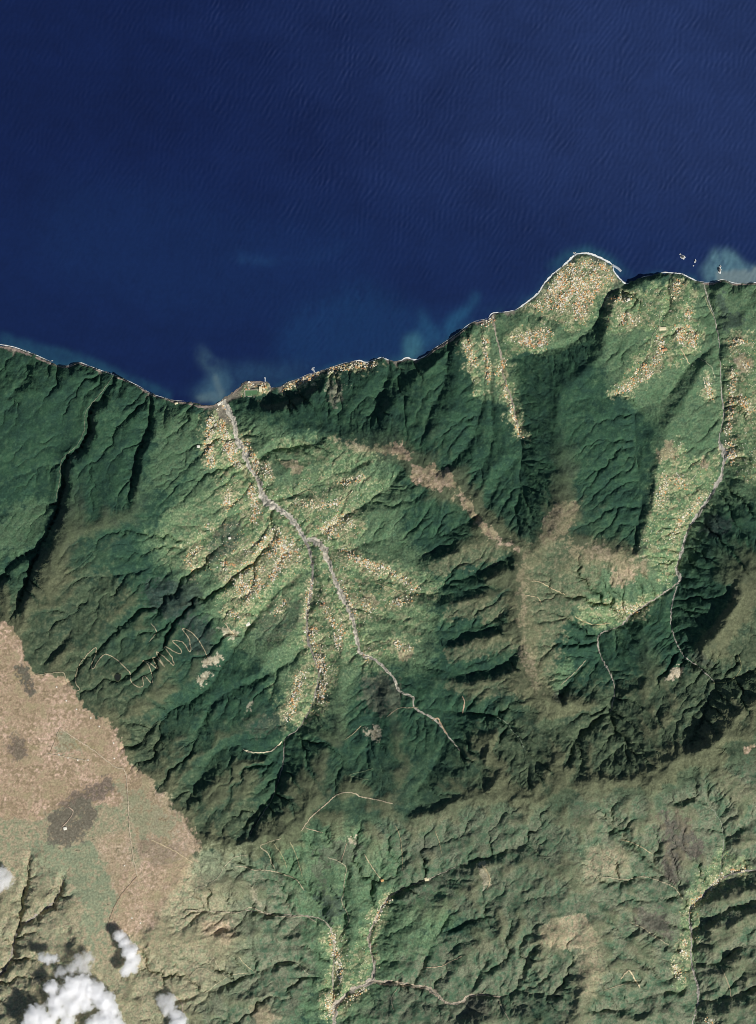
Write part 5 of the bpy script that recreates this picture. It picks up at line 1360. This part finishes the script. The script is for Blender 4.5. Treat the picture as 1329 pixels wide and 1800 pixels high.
for i, (px, py) in enumerate([(101, 1207), (118, 1231), (136, 1246), (161, 1261), (176, 1276), (201, 1305), (202, 1332), (105, 1326), (121, 1331), (138, 1335), (156, 1335), (220, 1520), (233, 1612), (248, 1621)]):
    o = bpy.data.objects.new('hut', HOUSE_ME['white']); COL.objects.link(o)
    o.location = (float(wx(px)), float(wy(py)), float(hgt(px, py)) + 1); o.scale = (1.3, 1.5, 0.8); o.rotation_euler = (0, 0, i * .7)
    tag(o, 'white hut on the plateau, %s from the top' % ['first', 'second', 'third', 'fourth', 'fifth', 'sixth', 'seventh', 'eighth', 'ninth', 'tenth', 'eleventh', 'twelfth', 'thirteenth', 'fourteenth'][sorted(range(14), key=lambda q: [1207,1231,1246,1261,1276,1305,1332,1326,1331,1335,1335.5,1520,1612,1621][q]).index(i)], 'hut', 'white huts on the plateau')

# ------------------------------------------------------------------ clouds: soft volumes a little above the plateau edge
def cloud(px, py, z, puffs, dens, ero, lab, flat=0.45):
    """puffs: (px, py, radius px). The density falls off from each puff's heart and is frayed by noise; the hull only bounds it"""
    import bmesh
    bm = bmesh.new(); P = []
    for k, (x, y, r) in enumerate(puffs):
        r = r * 18.5; c = ((x - px) * 10, -(y - py) * 10, (k % 3 - 1) * 14.0); P.append((c, r))
        g = bmesh.ops.create_icosphere(bm, subdivisions=3, radius=1.0)
        for v in g['verts']:
            v.co.x = v.co.x * r + c[0]; v.co.y = v.co.y * r + c[1]; v.co.z = v.co.z * r * flat + c[2]
    me = bpy.data.meshes.new('cloud'); bm.to_mesh(me); bm.free()
    o = link('cloud', me); o.location = (float(wx(px)), float(wy(py)), z)
    md = o.modifiers.new('remesh', 'REMESH'); md.mode = 'VOXEL'; md.voxel_size = 11.0
    m = bpy.data.materials.new('cloud_vapour'); m.use_nodes = True
    nt = m.node_tree; nt.nodes.remove(nt.nodes['Principled BSDF']); L = nt.links.new
    tc = nt.nodes.new('ShaderNodeTexCoord')
    # wobble the position, then take the nearest puff
    best = None
    for c, r in P:
        sub = nt.nodes.new('ShaderNodeVectorMath'); sub.operation = 'SUBTRACT'; sub.inputs[1].default_value = c; L(tc.outputs['Object'], sub.inputs[0])
        mul = nt.nodes.new('ShaderNodeVectorMath'); mul.operation = 'MULTIPLY'; mul.inputs[1].default_value = (1 / r, 1 / r, 1 / (r * flat)); L(sub.outputs[0], mul.inputs[0])
        ln = nt.nodes.new('ShaderNodeVectorMath'); ln.operation = 'LENGTH'; L(mul.outputs[0], ln.inputs[0])
        if best is None: best = ln.outputs['Value']
        else:
            mn = nt.nodes.new('ShaderNodeMath'); mn.operation = 'SMOOTH_MIN'; mn.inputs[2].default_value = 0.25; L(best, mn.inputs[0]); L(ln.outputs['Value'], mn.inputs[1]); best = mn.outputs[0]
    nz_ = nt.nodes.new('ShaderNodeTexNoise'); nz_.inputs['Scale'].default_value = 0.0105; nz_.inputs['Detail'].default_value = 6; nz_.inputs['Roughness'].default_value = 0.62
    L(tc.outputs['Object'], nz_.inputs['Vector'])
    a = nt.nodes.new('ShaderNodeMath'); a.operation = 'MULTIPLY_ADD'; a.inputs[1].default_value = ero; L(nz_.outputs['Fac'], a.inputs[0]); L(best, a.inputs[2])
    mr = nt.nodes.new('ShaderNodeMapRange'); mr.inputs['From Min'].default_value = 0.5 * ero + 0.86; mr.inputs['From Max'].default_value = 0.5 * ero + 0.36
    mr.inputs['To Min'].default_value = 0; mr.inputs['To Max'].default_value = dens
    L(a.outputs[0], mr.inputs['Value'])
    v = nt.nodes.new('ShaderNodeVolumePrincipled'); v.inputs['Color'].default_value = (1, 1, 1, 1); v.inputs['Anisotropy'].default_value = 0.0
    L(mr.outputs[0], v.inputs['Density']); L(v.outputs[0], nt.nodes['Material Output'].inputs['Volume'])
    me.materials.append(m)
    tag(o, lab, 'cloud', 'clouds over the lower left corner')
zc = 0.80 * 1200 + 170
cloud(130, 1760, zc, [(66,1786,15),(82,1796,13),(92,1733,9),(100,1760,12),(116,1748,11),(130,1732,13),(150,1730,14),(168,1742,13),(184,1756,13),(194,1776,13),(188,1796,16),(168,1800,12),(140,1748,12),(120,1795,10),(205,1800,12),(60,1802,14),(150,1762,11),(130,1768,11),(112,1778,9),(98,1778,10)], 0.075, 1.5, 'largest white cloud, over the lower left corner')
cloud(228, 1672, zc + 20, [(212,1644,8),(220,1656,8),(230,1670,10),(236,1684,9),(232,1697,9),(222,1705,7)], 0.08, 1.3, 'upright oblong white cloud beside the plateau track')
cloud(295, 1762, zc - 120, [(286,1757,8),(298,1757,9),(302,1768,8),(294,1772,8)], 0.03, 1.9, 'small ragged cloud above the bottom edge puff')
cloud(314, 1795, zc - 120, [(311,1786,9),(317,1796,10),(310,1802,9)], 0.07, 1.4, 'small white puff cut by the bottom edge')
cloud(8, 1546, zc + 40, [(4,1537,11),(12,1545,10),(2,1552,9)], 0.03, 1.8, 'small white wisp at the left edge of the picture')
cloud(88, 1682, zc, [(76,1680,6),(86,1683,7),(98,1683,6)], 0.05, 1.6, 'thin flat wisp just above the largest cloud')
cloud(145, 1690, zc, [(128,1700,8),(142,1688,10),(155,1682,9),(150,1698,9),(108,1706,8)], 0.018, 2.0, 'ragged thin veil along the upper edge of the largest cloud')
